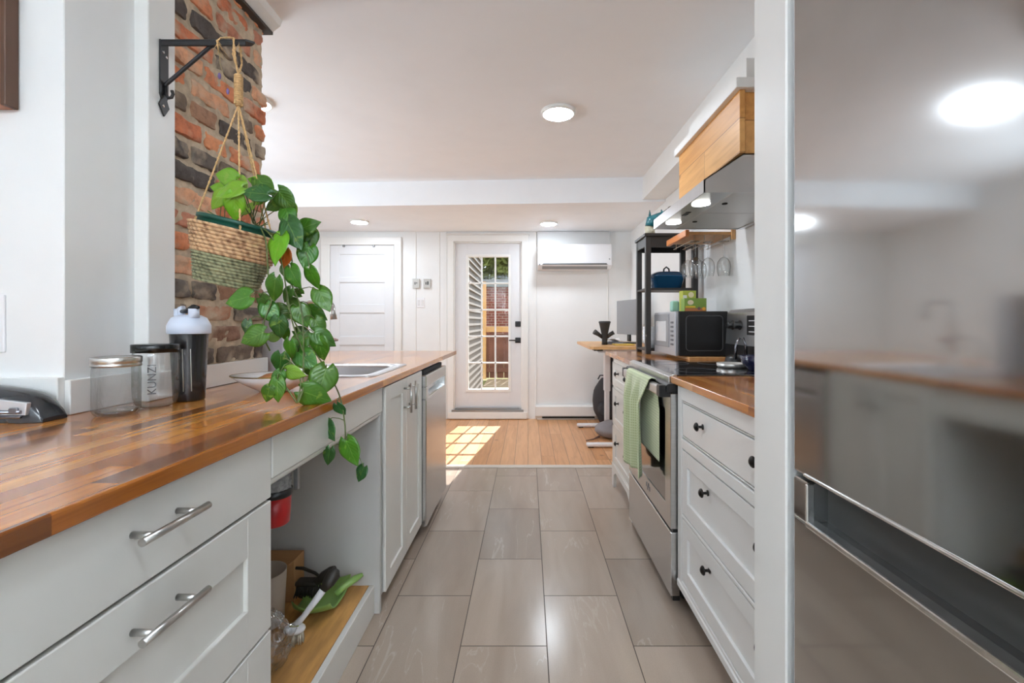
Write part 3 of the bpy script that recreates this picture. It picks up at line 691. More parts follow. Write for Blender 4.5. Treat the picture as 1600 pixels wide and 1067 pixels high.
# stove
sv = thing('stove', (.9, 2.26, 0), 'stainless steel electric stove with black glass cooktop and green towel on its handle', 'stove')
SY, SZ = 1.905, 2.645
m = MB(); m.box(.615, 1.20, SY, SZ, .025, .90, .002); m.build('body', mat('stove_side', rgb(30, 30, 31), .4), sv)
for y in (SY+.04, SZ-.04):
    for x in (.66, 1.15): MB().cyl((x, y, 0), (x, y, .03), .018).build('foot', M_black, sv)
bx(.60, 1.20, SY+.002, SZ-.002, .902, .935, .004, 2).build('cooktop', M_blackglass, sv)
m = MB(); m.prism([(.578, .90), (.578, .928), (.60, .937), (.612, .937), (.612, .90)], 'y', SY, SZ, .002); m.build('front_trim', M_steel, sv)
XS = .575; ya, yb = 1.872, 2.642
m = MB()
m.box(XS, .614, ya, ya+.075, .315, .862, .002); m.box(XS, .614, yb-.075, yb, .315, .862, .002); m.box(XS, .613, ya+.0745, yb-.0745, .315, .40, .002); m.box(XS, .613, ya+.0745, yb-.0745, .79, .862, .002)
dr = m.build('oven_door', M_steel, sv)
bx(XS+.004, .612, ya+.07, yb-.07, .395, .795, .002).build('window', M_blackglass, dr)
bx(.585, .614, ya+.002, ya+.028, .025, .90, .002).build('side_edge', M_black, sv)
m = MB(); m.prism([(.560, .868), (.558, .895), (.565, .902), (.612, .902), (.612, .868)], 'y', ya, yb, .002); m.build('top_cap', M_black, dr)
m = MB(); m.box(.532, .556, ya+.05, yb-.05, .848, .892, .008, 3); hb = m.build('handle', M_steelH, dr)
bx(.533, .58, ya+.012, ya+.055, .846, .895, .004, 2).build('handle_mount', M_black, hb); bx(.533, .58, yb-.055, yb-.012, .846, .895, .004, 2).build('handle_mount', M_black, hb)
m = MB(); m.box(XS, .614, ya, yb, .045, .303, .004, 2); m.build('drawer', M_steel, sv)
# small dark maker's mark low on the door
m = MB()
for k, dz in enumerate((0, .012, -.006, .007)): m.box(XS-.0012, XS+.002, 2.19+k*.018, 2.20+k*.018, .352+dz, .372+dz, 0)
m.build('maker_mark', mat('grey_mark', rgb(96, 96, 100), .4), dr)
# backguard
m = MB(); m.prism([(1.125, .936), (1.125, 1.035), (1.135, 1.20), (1.155, 1.222), (1.205, 1.222), (1.205, .936)], 'y', SY, SZ, .004); bgd = m.build('backguard', M_steelH, sv)
bx(1.1215, 1.13, SY+.01, SZ-.01, .94, 1.03, .001).build('vent_band', M_black, bgd)
for y in (2.56, 2.475):
    MB().lathe((1.131, y, 1.135), [(.026, 0), (.026, .004), (.020, .008), (.019, .03), (.016, .033), (0, .034)], 24, M=Matrix.Rotation(-PI/2, 4, 'Y')).build('knob', M_black, bgd)
for y in (2.06, 1.975):
    MB().lathe((1.131, y, 1.135), [(.026, 0), (.026, .004), (.020, .008), (.019, .03), (.016, .033), (0, .034)], 24, M=Matrix.Rotation(-PI/2, 4, 'Y')).build('knob', M_black, bgd)
dp = bx(1.126, 1.14, 2.14, 2.39, 1.085, 1.185, .002).build('display', M_black, bgd)
m = MB()
for k in range(3): bx(1.1245, 1.127, 2.16, 2.365, 1.10+k*.028, 1.1045+k*.028, 0).build('button_row', M_white_pl, dp)
# burner rings
for (x, y, r) in ((.76, 2.08, .1), (.76, 2.45, .085), (1.0, 2.08, .08), (1.0, 2.45, .1)):
    MB().lathe((x, y, .9352), [(r, 0), (r, .0004), (r-.002, .0004), (r-.002, 0)], 40, cap0=False, cap1=False).build('burner_ring', mat('grey_mark'), sv)
# white furniture cabinet beyond the stove
wc = thing('small_cabinet', (.9, 2.99, 0), 'narrow white freestanding drawer cabinet on feet beyond the stove', 'cabinet')
m = MB(); A0, A1 = 2.66, 3.30
m.box(.62, 1.2, A0, A1, .15, .902, .001); m.box(XF, .62, A0, A0+.04, .15, .902, .002); m.box(XF, .62, A1-.04, A1, .15, .902, .002)
for a, b in ((.87, .902), (.69, .71), (.42, .44), (.15, .17)): m.box(XF, .62, A0, A1, a, b, .002)
m.prism([(A0, 0), (A0+.06, 0), (A0+.075, .09), (A0+.14, .12), (A1-.14, .12), (A1-.075, .09), (A1-.06, 0), (A1, 0), (A1, .16), (A0, .16)], 'x', XF-.004, XF+.016)
m.build('body', M_cab, wc)
for y in (A0+.03, A1-.03): bx(1.15, 1.19, y-.025, y+.025, 0, .15).build('rear_leg', M_cab, wc)
for (a, b, kz) in ((.712, .868, .80), (.442, .688, .60), (.172, .418, .33)):
    o = shaker('drawer', wc, XF+.002, A0+.042, A1-.042, a, b, .045, M_cab, -1, .008, .018)
    for y in (A0+.17, A1-.17): knob(o, y, kz, XF+.01)

# ---- range hood and its pine box
hd = thing('range_hood', (.95, 2.235, 1.67), 'stainless steel range hood with two lamps above the stove', 'range hood')
H0, H1 = 1.862, 2.61
m = MB(); z0 = 1.672
q = m.bm
prof = [(.706, z0), (.706, z0+.052), (.80, z0+.125), (.865, z0+.158), (XR-.01, z0+.158), (XR-.01, z0)]
# hollow canopy: skin with underside recess
P2 = [(.706, z0), (.706, z0+.052), (.865, z0+.155), (1.205, z0+.155), (1.205, z0)]
m.prism(P2, 'y', H0, H0+.004); m.prism(P2, 'y', H1-.004, H1)
m.prism([(.706, z0), (.706, z0+.052), (.711, z0+.052), (.711, z0)], 'y', H0, H1)
m.prism([(.706, z0+.052), (.865, z0+.155), (.865, z0+.151), (.709, z0+.048)], 'y', H0, H1); m.box(.865, 1.205, H0, H1, z0+.151, z0+.155, 0)
m.box(.71, .83, H0+.004, H1-.004, z0+.002, z0+.006, 0); m.box(1.18, 1.205, H0, H1, z0, z0+.15, 0)
m.build('canopy', M_steelH, hd)
fl = mat('mesh_filter', (.62, .62, .61), .38, metal=.9, bump=.8, bscale=300)
for a, b in ((H0+.01, (H0+H1)/2-.004), ((H0+H1)/2+.004, H1-.01)):
    o = bx(.834, 1.178, a, b, z0+.004, z0+.016, .002).build('filter', fl, hd)
    MB().lathe((.87, (a+b)/2, z0+.0005), [(.012, 0), (.012, .004)], 16).build('latch', M_dark, o)
for y in (H0+.19, H1-.17):
    o = MB().lathe((.765, y, z0-.001), [(.038, 0), (.038, .004)], 28).build('lamp', mat('hood_lamp', (1, .97, .92), .4, emit=14), hd)
m = MB(); m.box(.752, .775, 2.20, 2.222, z0-.001, z0+.003); m.box(.752, .775, 2.235, 2.275, z0-.001, z0+.003); m.build('switch', M_black, hd)
wbx = thing('hood_box', (1.03, 2.235, 1.83), 'orange pine plank box covering the duct above the range hood', 'box')
bx(.850, .872, H0, H1, 1.832, 2.085, .001).build('front_panel', M_hoodwood, wbx)
bx(.872, XR, H0+.022, H0+.04, 1.832, 2.085, .001).build('side_panel', M_hoodwood, wbx); bx(.872, XR, H1-.02, H1, 1.832, 2.085, .001).build('side_panel', M_hoodwood, wbx)
m = MB(); m.box(.828, .90, H0-.02, H1+.02, 2.085, 2.125, .002); m.box(.90, XR, H0-.02, H1+.02, 2.085, 2.10, .001); m.build('cap_moulding', M_trim, wbx)
m = MB(); m.box(.90, XR, H0+.05, H1-.02, 2.10, 2.24, 0); m.build('duct_cover', M_trim, wbx)

# ================================================================ fridge
FX = .52; FYF = .908
fg = thing('refrigerator', (.86, .5, 0), 'tall brushed stainless steel refrigerator with bottom freezer at the right edge', 'refrigerator')
bx(FX+.065, 1.2, .15, FYF, .03, 1.9, .003).build('body', mat('fridge_side', rgb(128, 128, 126), .45), fg)
bx(FX+.12, 1.18, .18, FYF-.03, 0, .03, 0).build('foot', M_black, fg)
def rdoor(z0, z1, nm, notch):
    m = MB(); a, b = .145, FYF+.003
    if notch:   # grip recess along the top edge of the freezer door
        m.box(FX, FX+.06, a, b, z0, z1-.075, .006, 3)
        m.box(FX, FX+.06, b-.045, b, z1-.078, z1, .005, 3); m.box(FX, FX+.06, a, a+.045, z1-.078, z1, .005, 3)
    else: m.box(FX, FX+.06, a, b, z0, z1, .006, 3)
    return m.build(nm, M_steelF, fg)
up = rdoor(.862, 1.9, 'upper_door', False); lo = rdoor(.06, .853, 'freezer_door', True)
M_edge = mat('polished_edge', (.78, .78, .77), .2, metal=1, bump=.3, bscale=25, var=.15, vscale=18)
m = MB(); m.box(FX-.004, FX+.02, .19, FYF-.042, .770, .782, .003, 2); m.box(FX-.003, FX+.012, FYF-.048, FYF-.040, .775, .85, .002); lo2 = m.build('grip_edge', M_edge, lo)
bx(FX+.04, FX+.062, .185, FYF-.040, .774, .856, 0).build('grip_recess', mat('grip_dark', rgb(62, 62, 60), .45), lo)
m = MB(); m.box(FX-.003, FX+.02, .15, FYF-.035, .862, .868, .002, 2); m.build('bottom_edge', M_edge, up)
# ================================================================ things on the left counter and wall
Z0 = CT+.0008
# mason jar
jx, jy = -1.008, 1.137
o = thing('mason_jar', (jx, jy, Z0), 'squat empty glass jar with silver screw lid and raised pattern, beside the black gadget', 'jar')
def shell(c, prof, th=.003, n=40, ridge=0):
    """glass vessel: outer profile, and an inner one th smaller"""
    m = MB(); m.lathe(c, prof, n, cap1=False)
    return m
g = MB()
def jarf(u, v):
    zz = .128*v; a = 2*PI*u
    r = .047*(1-.18*max(0, (.12-v)/.12)**2) if v < .86 else .047-.004*(v-.86)/.14
    dv = .0034*max(0, noise.noise(Vector((math.cos(a)*5, math.sin(a)*5, zz*60))))*(1 if .15 < v < .8 and math.cos(a*2+1) > -.3 else 0)
    return Vector((jx+(r+dv)*math.cos(a), jy+(r+dv)*math.sin(a), Z0+zz))
g.grid(jarf, 72, 40); g.build('glass_body', M_jar, o)
MB().lathe((jx, jy, Z0), [(0, .006), (.036, .006), (.042, .012), (.036, .003), (0, .002)], 40, cap0=False, cap1=False).build('glass_base', M_glass, o)
M_lid = mat('tin_lid', (.62, .61, .58), .3, metal=1, bump=.2, bscale=80)
MB().lathe((jx, jy, Z0), [(.046, .118), (.0485, .118), (.0485, .123), (.0475, .125), (.0495, .128), (.0495, .138), (.0485, .141), (.044, .142), (.042, .1405), (.0, .1405)], 48, cap0=False).build('screw_lid', M_lid, o)
# tall jar with black lid
jx, jy = -.992, 1.238
o = thing('storage_jar', (jx, jy, Z0), 'tall clear jar with a flat black lid and raised lettering, beside the shaker bottle', 'jar')
MB().lathe((jx, jy, Z0), [(0, .002), (.032, .002), (.044, .010), (.0495, .026), (.051, .05), (.051, .138), (.049, .145)], 48, cap0=False, cap1=False).build('body', M_glass, o)
MB().lathe((jx, jy, Z0), [(.049, .146), (.0535, .146), (.0535, .166), (.052, .1675), (0, .1675)], 48, cap0=True).build('lid', mat('black_lid', rgb(14, 14, 15), .15), o)
def text(s_, name, m, parent, size, mtx, extrude=.0006):
    cu = bpy.data.curves.new(name, 'FONT'); cu.body = s_; cu.size = size; cu.extrude = extrude; cu.align_x = 'CENTER'; cu.align_y = 'CENTER'
    to = bpy.data.objects.new(name, cu); me_ = bpy.data.meshes.new_from_object(to); bpy.data.objects.remove(to)
    b = bmesh.new(); b.from_mesh(me_); bmesh.ops.transform(b, matrix=mtx, verts=b.verts); q = MB(); q.bm.free(); q.bm = b
    return q.build(name, m, parent)
a = math.radians(-60)
M_ = Matrix.Translation((jx+.0516*math.cos(a), jy+.0516*math.sin(a), Z0+.078)) @ Matrix.Rotation(a+PI/2, 4, 'Z') @ Matrix.Rotation(PI/2, 4, 'X') @ Matrix.Rotation(PI/2, 4, 'Z')
text('KUNZI', 'lettering', mat('embossed_grey', rgb(70, 70, 72), .3), o, .026, M_)
# shaker bottle
jx, jy = -.982, 1.345
o = thing('shaker_bottle', (jx, jy, Z0), 'translucent black shaker bottle with a white domed lid in front of the brick', 'bottle')
MB().lathe((jx, jy, Z0), [(0, 0), (.037, 0), (.039, .004), (.041, .06), (.0465, .18), (.048, .195), (.048, .203)], 40, cap0=False).build('body', mat('smoky_black', rgb(30, 29, 30), .22, coat=.3), o)
M_shk = mat('shaker_lid', rgb(214, 222, 238), .35)
MB().lathe((jx, jy, Z0), [(.051, .192), (.0535, .194), (.0535, .216), (.051, .222), (.043, .238), (.028, .246), (0, .248)], 40).build('lid', M_shk, o)
MB().cyl((jx+.028, jy-.02, Z0+.238), (jx+.028, jy-.02, Z0+.264), .0135).build('spout', M_shk, o)
m = MB(); m.tube([(jx-.041, jy+.01, Z0+.228), (jx-.039, jy+.01, Z0+.262), (jx-.030, jy+.008, Z0+.266), (jx-.026, jy+.006, Z0+.245)], [.010, .012, .012, .009], 12); m.build('lid_ear', M_shk, o)
m = MB(); m.tube([(jx-.034, jy+.008, Z0+.256), (jx, jy-.008, Z0+.258), (jx+.028, jy-.02, Z0+.268), (jx+.046, jy-.026, Z0+.268)], [.006, .007, .009, .004], 10); m.build('flip_cap', M_black, o)
m = MB()
for dx in (.012, .028): m.tube([(jx+dx, jy-math.sqrt(.0415**2-dx**2)+.001, Z0+.03), (jx+dx*1.05, jy-math.sqrt(.0462**2-dx**2)+.001, Z0+.15)], .0012, 6)
m.build('scale_line', mat('pale_line', rgb(190, 186, 176), .5), o)
# black gadget at the left edge
gx, gy = -1.19, 1.072
o = thing('counter_gadget', (gx, gy, Z0), 'black and silver plastic gadget with a slotted open front at the left edge', 'gadget')
m = MB()
def gsec(x, w, h): return x, w, h
secs = [(-1.50, .038, .085), (-1.35, .038, .084), (-1.22, .038, .077), (-1.16, .037, .069), (-1.135, .036, .062), (-1.115, .034, .048), (-1.10, .031, .026), (-1.092, .028, .006)]
rings = []
for x, wd_, h in secs:
    R_ = []
    for k in range(16):
        a = PI*k/15; R_.append(m.bm.verts.new((x, gy+wd_*math.cos(a)*(1 if abs(math.cos(a)) < .99 else 1), Z0+.004+h*(math.sin(a)**.55))))
    R_ += [m.bm.verts.new((x, gy-wd_, Z0)), m.bm.verts.new((x, gy+wd_, Z0))]; rings.append(R_)
for A, B in zip(rings, rings[1:]):
    for k in range(18): f = m.bm.faces.new((A[k], A[(k+1) % 18], B[(k+1) % 18], B[k])); f.smooth = k < 15
m.bm.faces.new(rings[0]); m.bm.faces.new(rings[-1][::-1]); m.build('housing', mat('gloss_charcoal', rgb(44, 46, 50), .2, coat=.5), o)
# silver slot plate with mechanism, standing proud of the front
m = MB(); m.prism([(-1.48, Z0+.018), (-1.118, Z0+.018), (-1.114, Z0+.046), (-1.18, Z0+.054), (-1.48, Z0+.062)], 'y', gy-.0405, gy-.030, .002); m.build('slot_plate', mat('satin_silver', (.72, .73, .76), .25, metal=.6), o)
m = MB(); m.cyl((-1.46, gy-.043, Z0+.026), (-1.125, gy-.043, Z0+.026), .004); m.box(-1.46, -1.125, gy-.046, gy-.039, Z0+.012, Z0+.018)
for x in (-1.42, -1.30, -1.185, -1.14): m.box(x-.010, x+.010, gy-.047, gy-.040, Z0+.022, Z0+.036, .002)
m.build('mechanism', mat('dark_chrome', (.25, .25, .28), .2, metal=1), o)
# bowl
bxp, byp = -.83, 1.52
o = thing('serving_bowl', (bxp, byp, Z0), 'wide white oval bowl with a gold rim on the counter behind the trailing vines', 'bowl')
MB().lathe((bxp, byp, Z0), [(.0, .004), (.045, .003), (.047, 0), (.05, .003), (.095, .025), (.135, .052), (.133, .054), (.092, .031), (.045, .011), (0, .009)], 48, sx=1.0, sy=.72, cap0=False, cap1=False).build('body', M_ceramic, o)
MB().lathe((bxp, byp, Z0), [(.1355, .0515), (.1365, .053), (.134, .055), (.1325, .0535)], 48, sx=1, sy=.72, cap0=False, cap1=False).build('rim', mat('gold_rim', rgb(150, 128, 60), .25, metal=.8), o)
bo = MB(); bo.ball((bxp+.02, byp, Z0+.034), .065, (1.2, .62, .42), nz=.08); ob = bo.build('wooden_scoop', mat('scoop_wood', rgb(176, 118, 74), .5, var=.2)); tag(ob, 'rounded brown wooden piece lying inside the white bowl', 'kitchen tool')
# switch plate at the left edge, on the wall that faces the viewer
def plate(name, x, z, w_, h_, y, label, cat='switch', n=1, txt=None):
    o = thing(name, (x, y, z), label, cat); bx(x-w_/2, x+w_/2, y-.006, y, z-h_/2, z+h_/2, .002, 2).build('plate', M_white_pl, o)
    return o
o = plate('switch_plate', -1.32, 1.148, .10, .14, 1.13, 'white wall switch plate on the left wall, cut by the photo edge')
bx(-1.337, -1.303, 1.119, 1.1245, 1.115, 1.181, .002).build('rocker', M_white_pl, o)
# wooden frame at the top left
o = thing('wall_frame', (-1.45, 1.112, 1.667), 'brown wooden frame hanging on the left wall at the top left corner', 'frame')
M_fr = mat('lit_reddish_wood', rgb(168, 112, 82), .5, var=.35, vscale=20, stretch=(1, 1, .2))  # front wood coloured as the lit face of the frame
bx(-1.25, -1.237, 1.097, 1.1285, 1.667, 2.26, .002).build('side_edge', M_darkwood, o); bx(-1.29, -1.25, 1.095, 1.1285, 1.667, 2.26, .002).build('side_bar', M_fr, o)  # side edge in darker wood: its shade is put into the colour
bx(-1.66, -1.29, 1.095, 1.1285, 1.667, 1.71, .002).build('bottom_bar', M_fr, o); bx(-1.70, -1.66, 1.095, 1.1285, 1.667, 2.26, .002).build('side_bar', M_fr, o); bx(-1.66, -1.29, 1.095, 1.1285, 2.217, 2.26, .002).build('top_bar', M_fr, o)
bx(-1.66, -1.29, 1.115, 1.1285, 1.71, 2.217, 0).build('backing', M_darkwood, o)
# brick wall specks: tiny nail on the plain wall
# bracket
BY = 1.385
o = thing('wall_bracket', (-1.087, BY, 1.80), 'black iron shelf bracket with a small hook, screwed to the white post beside the brick', 'bracket')
XB = -1.0895
m = MB(); m.box(XB, XB+.005, BY-.016, BY+.016, 1.83, 1.988, .001)
m.prism([(BY-.016, 1.83), (BY+.016, 1.83), (BY+.010, 1.815), (BY+.019, 1.795), (BY, 1.765), (BY-.019, 1.795), (BY-.010, 1.815)], 'x', XB, XB+.005)
m.build('back_plate', M_blackm, o)
m = MB(); m.box(XB, -.835, BY-.014, BY+.014, 1.982, 1.988, .001); m.prism([(-.835, BY-.014), (-.835, BY+.014), (-.815, BY)], 'z', 1.982, 1.988); m.box(XB+.001, -.835, BY-.0145, BY-.0115, 1.969, 1.982, .001)
m.build('arm', M_blackm, o)
MB().tube([(XB+.006, BY, 1.855), (XB+.01, BY, 1.862), (-.95, BY, 1.972), (-.935, BY, 1.980)], .0055, 10).build('brace', M_blackm, o)
MB().tube([(XB+.008, BY, 1.86), (XB+.010, BY, 1.83), (XB+.016, BY, 1.82), (XB+.026, BY, 1.822), (XB+.030, BY, 1.832), (XB+.027, BY, 1.842)], .0045, 10).build('hook', M_blackm, o)
for z_ in (1.955, 1.945, 1.795): MB().lathe((XB+.005, BY+(.007 if z_ == 1.945 else -.005), z_), [(.005, 0), (.004, .0015), (0, .002)], 12, M=Matrix.Rotation(PI/2, 4, 'Y')).build('screw', M_chrome, o)

# ================================================================ things in the open cabinet bay
ZB = .1125
o = MB().lathe((-.912, 1.60, ZB), [(.0, 0), (.060, 0), (.064, .004), (.072, .18), (.070, .18), (.062, .006), (0, .004)], 36, cap0=False, cap1=False).build('pot', mat('taupe_ceramic', rgb(190, 176, 162), .55)); tag(o, 'taupe cylindrical pot on the wooden board inside the open cabinet', 'pot')
o = thing('cardboard_box', (-.94, 1.75, ZB), 'small brown cardboard box behind the taupe pot in the open cabinet', 'box')
M_card = mat('cardboard', rgb(176, 130, 84), .8)
bx(-1.02, -.868, 1.72, 1.80, ZB, ZB+.155, .001).build('carton', M_card, o)
bx(-1.018, -.87, 1.69, 1.719, ZB+.152, ZB+.155, 0).build('flap', M_card, o)
M_green = mat('green_plastic', rgb(136, 172, 92), .35)
o = thing('dustpan', (-.77, 1.70, ZB), 'green plastic dustpan lying on the wooden board, its handle pointing right', 'dustpan')
m = MB()
def pan(u, v):
    x = -.838+.155*u; half = .098*math.sin(min(1, .28+u*.95)*PI*.60)
    y = 1.695+(2*v-1)*half; z_ = ZB+.006+.042*(abs(2*v-1)**4)+.02*(u**3)
    return Vector((x, y, z_))
m.grid(pan, 14, 18); m.build('scoop', M_green, o, solid=.003)
m = MB(); m.tube([(-.71, 1.72, ZB+.03), (-.69, 1.735, ZB+.05), (-.655, 1.76, ZB+.066), (-.632, 1.775, ZB+.074)], [.011, .013, .013, .007], 14); m.build('handle', M_green, o)
M_bk = mat('brush_black', rgb(46, 42, 36), .5)
o = thing('hand_brush', (-.79, 1.66, ZB+.03), 'black hand brush with a looped cord lying on the green dustpan', 'brush')
m = MB(); m.box(-.845, -.765, 1.675, 1.72, ZB+.080, ZB+.098, .008, 2); m.tube([(-.775, 1.69, ZB+.09), (-.74, 1.69, ZB+.115), (-.715, 1.685, ZB+.135), (-.70, 1.68, ZB+.15)], [.012, .019, .017, .008], 12); m.build('handle', M_bk, o)
m = MB(); random.seed(5)
for k in range(220):
    x = random.uniform(-.842, -.768); y = random.uniform(1.679, 1.716); m.tube([(x, y, ZB+.083), (x+random.uniform(-.012, .012), y+random.uniform(-.014, .006), ZB+.046)], .0018, 4)
bt_ = m.build('bristles', M_bk, o)
MB().tube([pY(506, 905, 1.70), pY(492, 895, 1.72), pY(474, 888, 1.735), pY(457, 887, 1.735), pY(446, 890, 1.72)], [.004, .0055, .006, .005, .003], 10).build('cord_loop', M_bk, o)
o = thing('dish_brush', (-.75, 1.51, ZB), 'white and black dish brush standing tilted on its bristles in the open cabinet', 'brush')
hp = Vector((-.757, 1.505, ZB+.036))
m = MB(); m.tube([hp+Vector((0, .0, .016)), (-.735, 1.52, ZB+.075), (-.705, 1.54, ZB+.115), (-.688, 1.555, ZB+.140)], [.012, .009, .011, .012], 12)
m.ball(hp+Vector((0, 0, .008)), .034, (1, .8, .42)); m.build('handle', M_white_pl, o)
m = MB(); m.tube([(-.688, 1.555, ZB+.140), (-.674, 1.57, ZB+.160), (-.662, 1.585, ZB+.180), (-.656, 1.595, ZB+.190)], [.012, .021, .023, .010], 14); m.build('grip', M_bk, o)
m = MB(); random.seed(6)
for k in range(110):
    a = random.uniform(0, 2*PI); q = .028*math.sqrt(random.random()); p = hp+Vector((q*math.cos(a), q*.8*math.sin(a), 0)); m.tube([p, p+Vector((q*math.cos(a)*.15, q*math.sin(a)*.15, -.034))], .0014, 4)
m.build('bristles', mat('pale_bristle', rgb(214, 206, 190), .7), o)
MB().ball(hp+Vector((0, -.004, .018)), .014, (1.2, .6, .5)).build('soap_window', mat('olive_dots', rgb(140, 150, 60), .5), o)
m = MB()
def bagf(u, v):
    a = 2*PI*u; r = .050*math.sin(PI*min(1, v*.92+.06))**.6+.006
    n_ = noise.noise(Vector((math.cos(a)*2.2, math.sin(a)*2.2, v*4)))*.022+noise.noise(Vector((math.cos(a)*6, math.sin(a)*6, v*11)))*.010
    return Vector((-.775+(r+n_)*math.cos(a), 1.385+(r+n_)*math.sin(a), ZB+.001+.17*v+abs(n_)*.3))
m.grid(bagf, 60, 40)
bagm = glassy('thin_plastic_film', tint=(.92, .93, .94), edge=(.72, .74, .76), refl=1.4, base=.2)
o = m.build('plastic_bag', bagm); tag(o, 'crumpled clear plastic bag on the board in front of the taupe pot', 'bag')
# red bin hanging under the apron
o = thing('red_bin', (-.66, 1.215, .60), 'small red bin with a black collar and grey liner hanging under the counter apron', 'bin')
cx, cy = -.668, 1.22
MB().lathe((cx, cy, .622), [(0, 0), (.034, 0), (.038, .004), (.042, .074), (.040, .074), (.036, .006), (0, .004)], 32, cap0=False, cap1=False).build('cup', mat('red_plastic', rgb(176, 22, 24), .3), o)
MB().lathe((cx, cy, .696), [(.043, 0), (.045, .003), (.045, .018), (.041, .020)], 32, cap0=False, cap1=False).build('collar', M_black, o)
m = MB()
def linf(u, v):
    a = 2*PI*u; n_ = noise.noise(Vector((math.cos(a)*6, math.sin(a)*6, v*7)))*.006
    return Vector((cx+(.041+n_-.004*v)*math.cos(a), cy+(.041+n_-.004*v)*math.sin(a), .714+.052*v))
m.grid(linf, 48, 12); m.build('liner', mat('grey_mesh', rgb(150, 150, 150), .6, bump=1, bscale=200, var=.3, vscale=120), o)
bx(cx+.036, cx+.048, cy+.03, cy+.042, .70, .776, .001).build('clip', mat('grey_metal'), o)
# ================================================================ things on the right
ZR = CR+.0008
# towel over the oven handle
twm = bpy.data.materials.new('waffle_cloth'); twm.use_nodes = True; t = NT(twm); b = t.n['Principled BSDF']
uvn = t.add('ShaderNodeUVMap'); sx = t.add('ShaderNodeSeparateXYZ'); t.link(uvn.outputs[0], sx.inputs[0])
wv = []
for k in (0, 1):
    f_ = t.math('ABSOLUTE', t.math('SUBTRACT', t.math('FRACT', t.math('MULTIPLY', sx.outputs[k], 1.0)), .5)); wv.append(f_)
pit = t.math('MULTIPLY', t.math('LESS_THAN', wv[0], .30), t.math('LESS_THAN', wv[1], .30))
c = t.mix(t.math('MULTIPLY', pit, .6), rgb(200, 208, 166), rgb(144, 164, 112)); t.link(c, b.inputs['Base Color']); b.inputs['Roughness'].default_value = .9; b.inputs['Sheen Weight'].default_value = .3
bp = t.add('ShaderNodeBump', i_Strength=1.0, i_Distance=.003); t.link(t.math('SUBTRACT', 1.0, pit), bp.inputs['Height']); t.link(bp.outputs[0], b.inputs['Normal'])
YT0, YT1 = 2.03, 2.47
bmw = bmesh.new(); uvl = bmw.loops.layers.uv.new('UVMap')
NU, NV = 70, 90; Lf, Lb = .455, .34; tot = Lf+Lb+.03
def towel(u, v):
    s_ = v*tot
    y = YT0+(YT1-YT0)*u
    if s_ < Lb: z_ = .896-(Lb-s_); x = .563; side = 1; dn = Lb-s_
    elif s_ < Lb+.03:
        a = (s_-Lb)/.03*PI; z_ = .897+.010*math.sin(a); x = .5455+.0175*math.cos(a); dn = 0; side = 0
    else: dn = s_-Lb-.03; z_ = .896-dn; x = .528; side = -1
    k = min(1, dn/.12)
    if side == 1: y = YT0-.045*k+(y-YT0)*(1-.25*k); x += -.002*k
    elif side == -1:
        x -= k*(.010+.012*math.sin(u*15+.6+dn*2)+.006*math.sin(u*31+1)); y = YT0+(.10-.08*dn)*k*(1-u)+(y-YT0)*(1+.05*k)-.0*k; z_ += .035*u*dn/.45*math.sin(u*7)
    return Vector((x, y, z_))
V = [[bmw.verts.new(towel(i/NU, j/NV)) for j in range(NV+1)] for i in range(NU+1)]
for i in range(NU):
    for j in range(NV):
        f = bmw.faces.new((V[i][j], V[i+1][j], V[i+1][j+1], V[i][j+1])); f.smooth = True
        for l, (a, b_) in zip(f.loops, ((i, j), (i+1, j), (i+1, j+1), (i, j+1))): l[uvl].uv = (a/NU*44, b_/NV*66)
q = MB(); q.bm.free(); q.bm = bmw; o = q.build('dish_towel', twm, None, solid=.003); tag(o, 'green waffle weave towel hanging over the oven door handle', 'towel')
# cutting board under the microwave
o = bx(.93, 1.155, 2.675, 3.12, ZR, ZR+.018, .003, 2).build('cutting_board', M_lightwood); tag(o, 'light wooden board under the microwave on the far right counter', 'board')
# microwave
MZ = ZR+.022; mx0, mx1, my0, my1 = .862, 1.172, 2.72, 3.165
o = thing('microwave', ((mx0+mx1)/2, (my0+my1)/2, MZ), 'black microwave with a silver front beside the stove', 'microwave')
m = MB(); m.box(mx0+.022, mx1, my0, my1, MZ, MZ+.262, .004, 2); m.build('case', mat('microwave_black', rgb(32, 32, 33), .38), o)
m = MB(); m.box(mx0, mx0+.022, my0-.001, my1, MZ-.002, MZ+.262, .005, 2); fp = m.build('front', mat('silver_front', rgb(182, 184, 188), .32, metal=.5), o)
m = MB(); m.box(mx0-.004, mx0+.002, my0+.11, my1-.01, MZ+.045, MZ+.25, .004, 2); dr = m.build('door', mat('silver_frame', rgb(150, 152, 156), .3, metal=.5), o)
bx(mx0-.006, mx0-.002, my0+.16, my1-.06, MZ+.075, MZ+.205, .003).build('window', mat('door_window', rgb(196, 198, 200), .12, coat=.6), dr)
m = MB()
for k in range(6): m.box(mx0-.003, mx0+.001, my0+.03, my0+.08, MZ+.06+k*.026, MZ+.072+k*.026, .001)
m.build('button_panel', mat('grey_mark'), fp)
m = MB() ; pts = []
for cx_, cz_, a0 in ((mx1-.05, MZ+.215, 0), (mx0+.085, MZ+.215, 90), (mx0+.085, MZ+.05, 180), (mx1-.05, MZ+.05, 270)):
    for k in range(6): a = math.radians(a0+90*k/5); pts.append((cx_+.02*math.cos(a), my0-.0005, cz_+.02*math.sin(a)))
m.tube(pts, .0024, 8, closed=True); m.build('pressed_outline', mat('outline_grey', rgb(88, 88, 90), .3), o)
for x in (mx0+.05, mx1-.05):
    for y in (my0+.04, my1-.04): pass
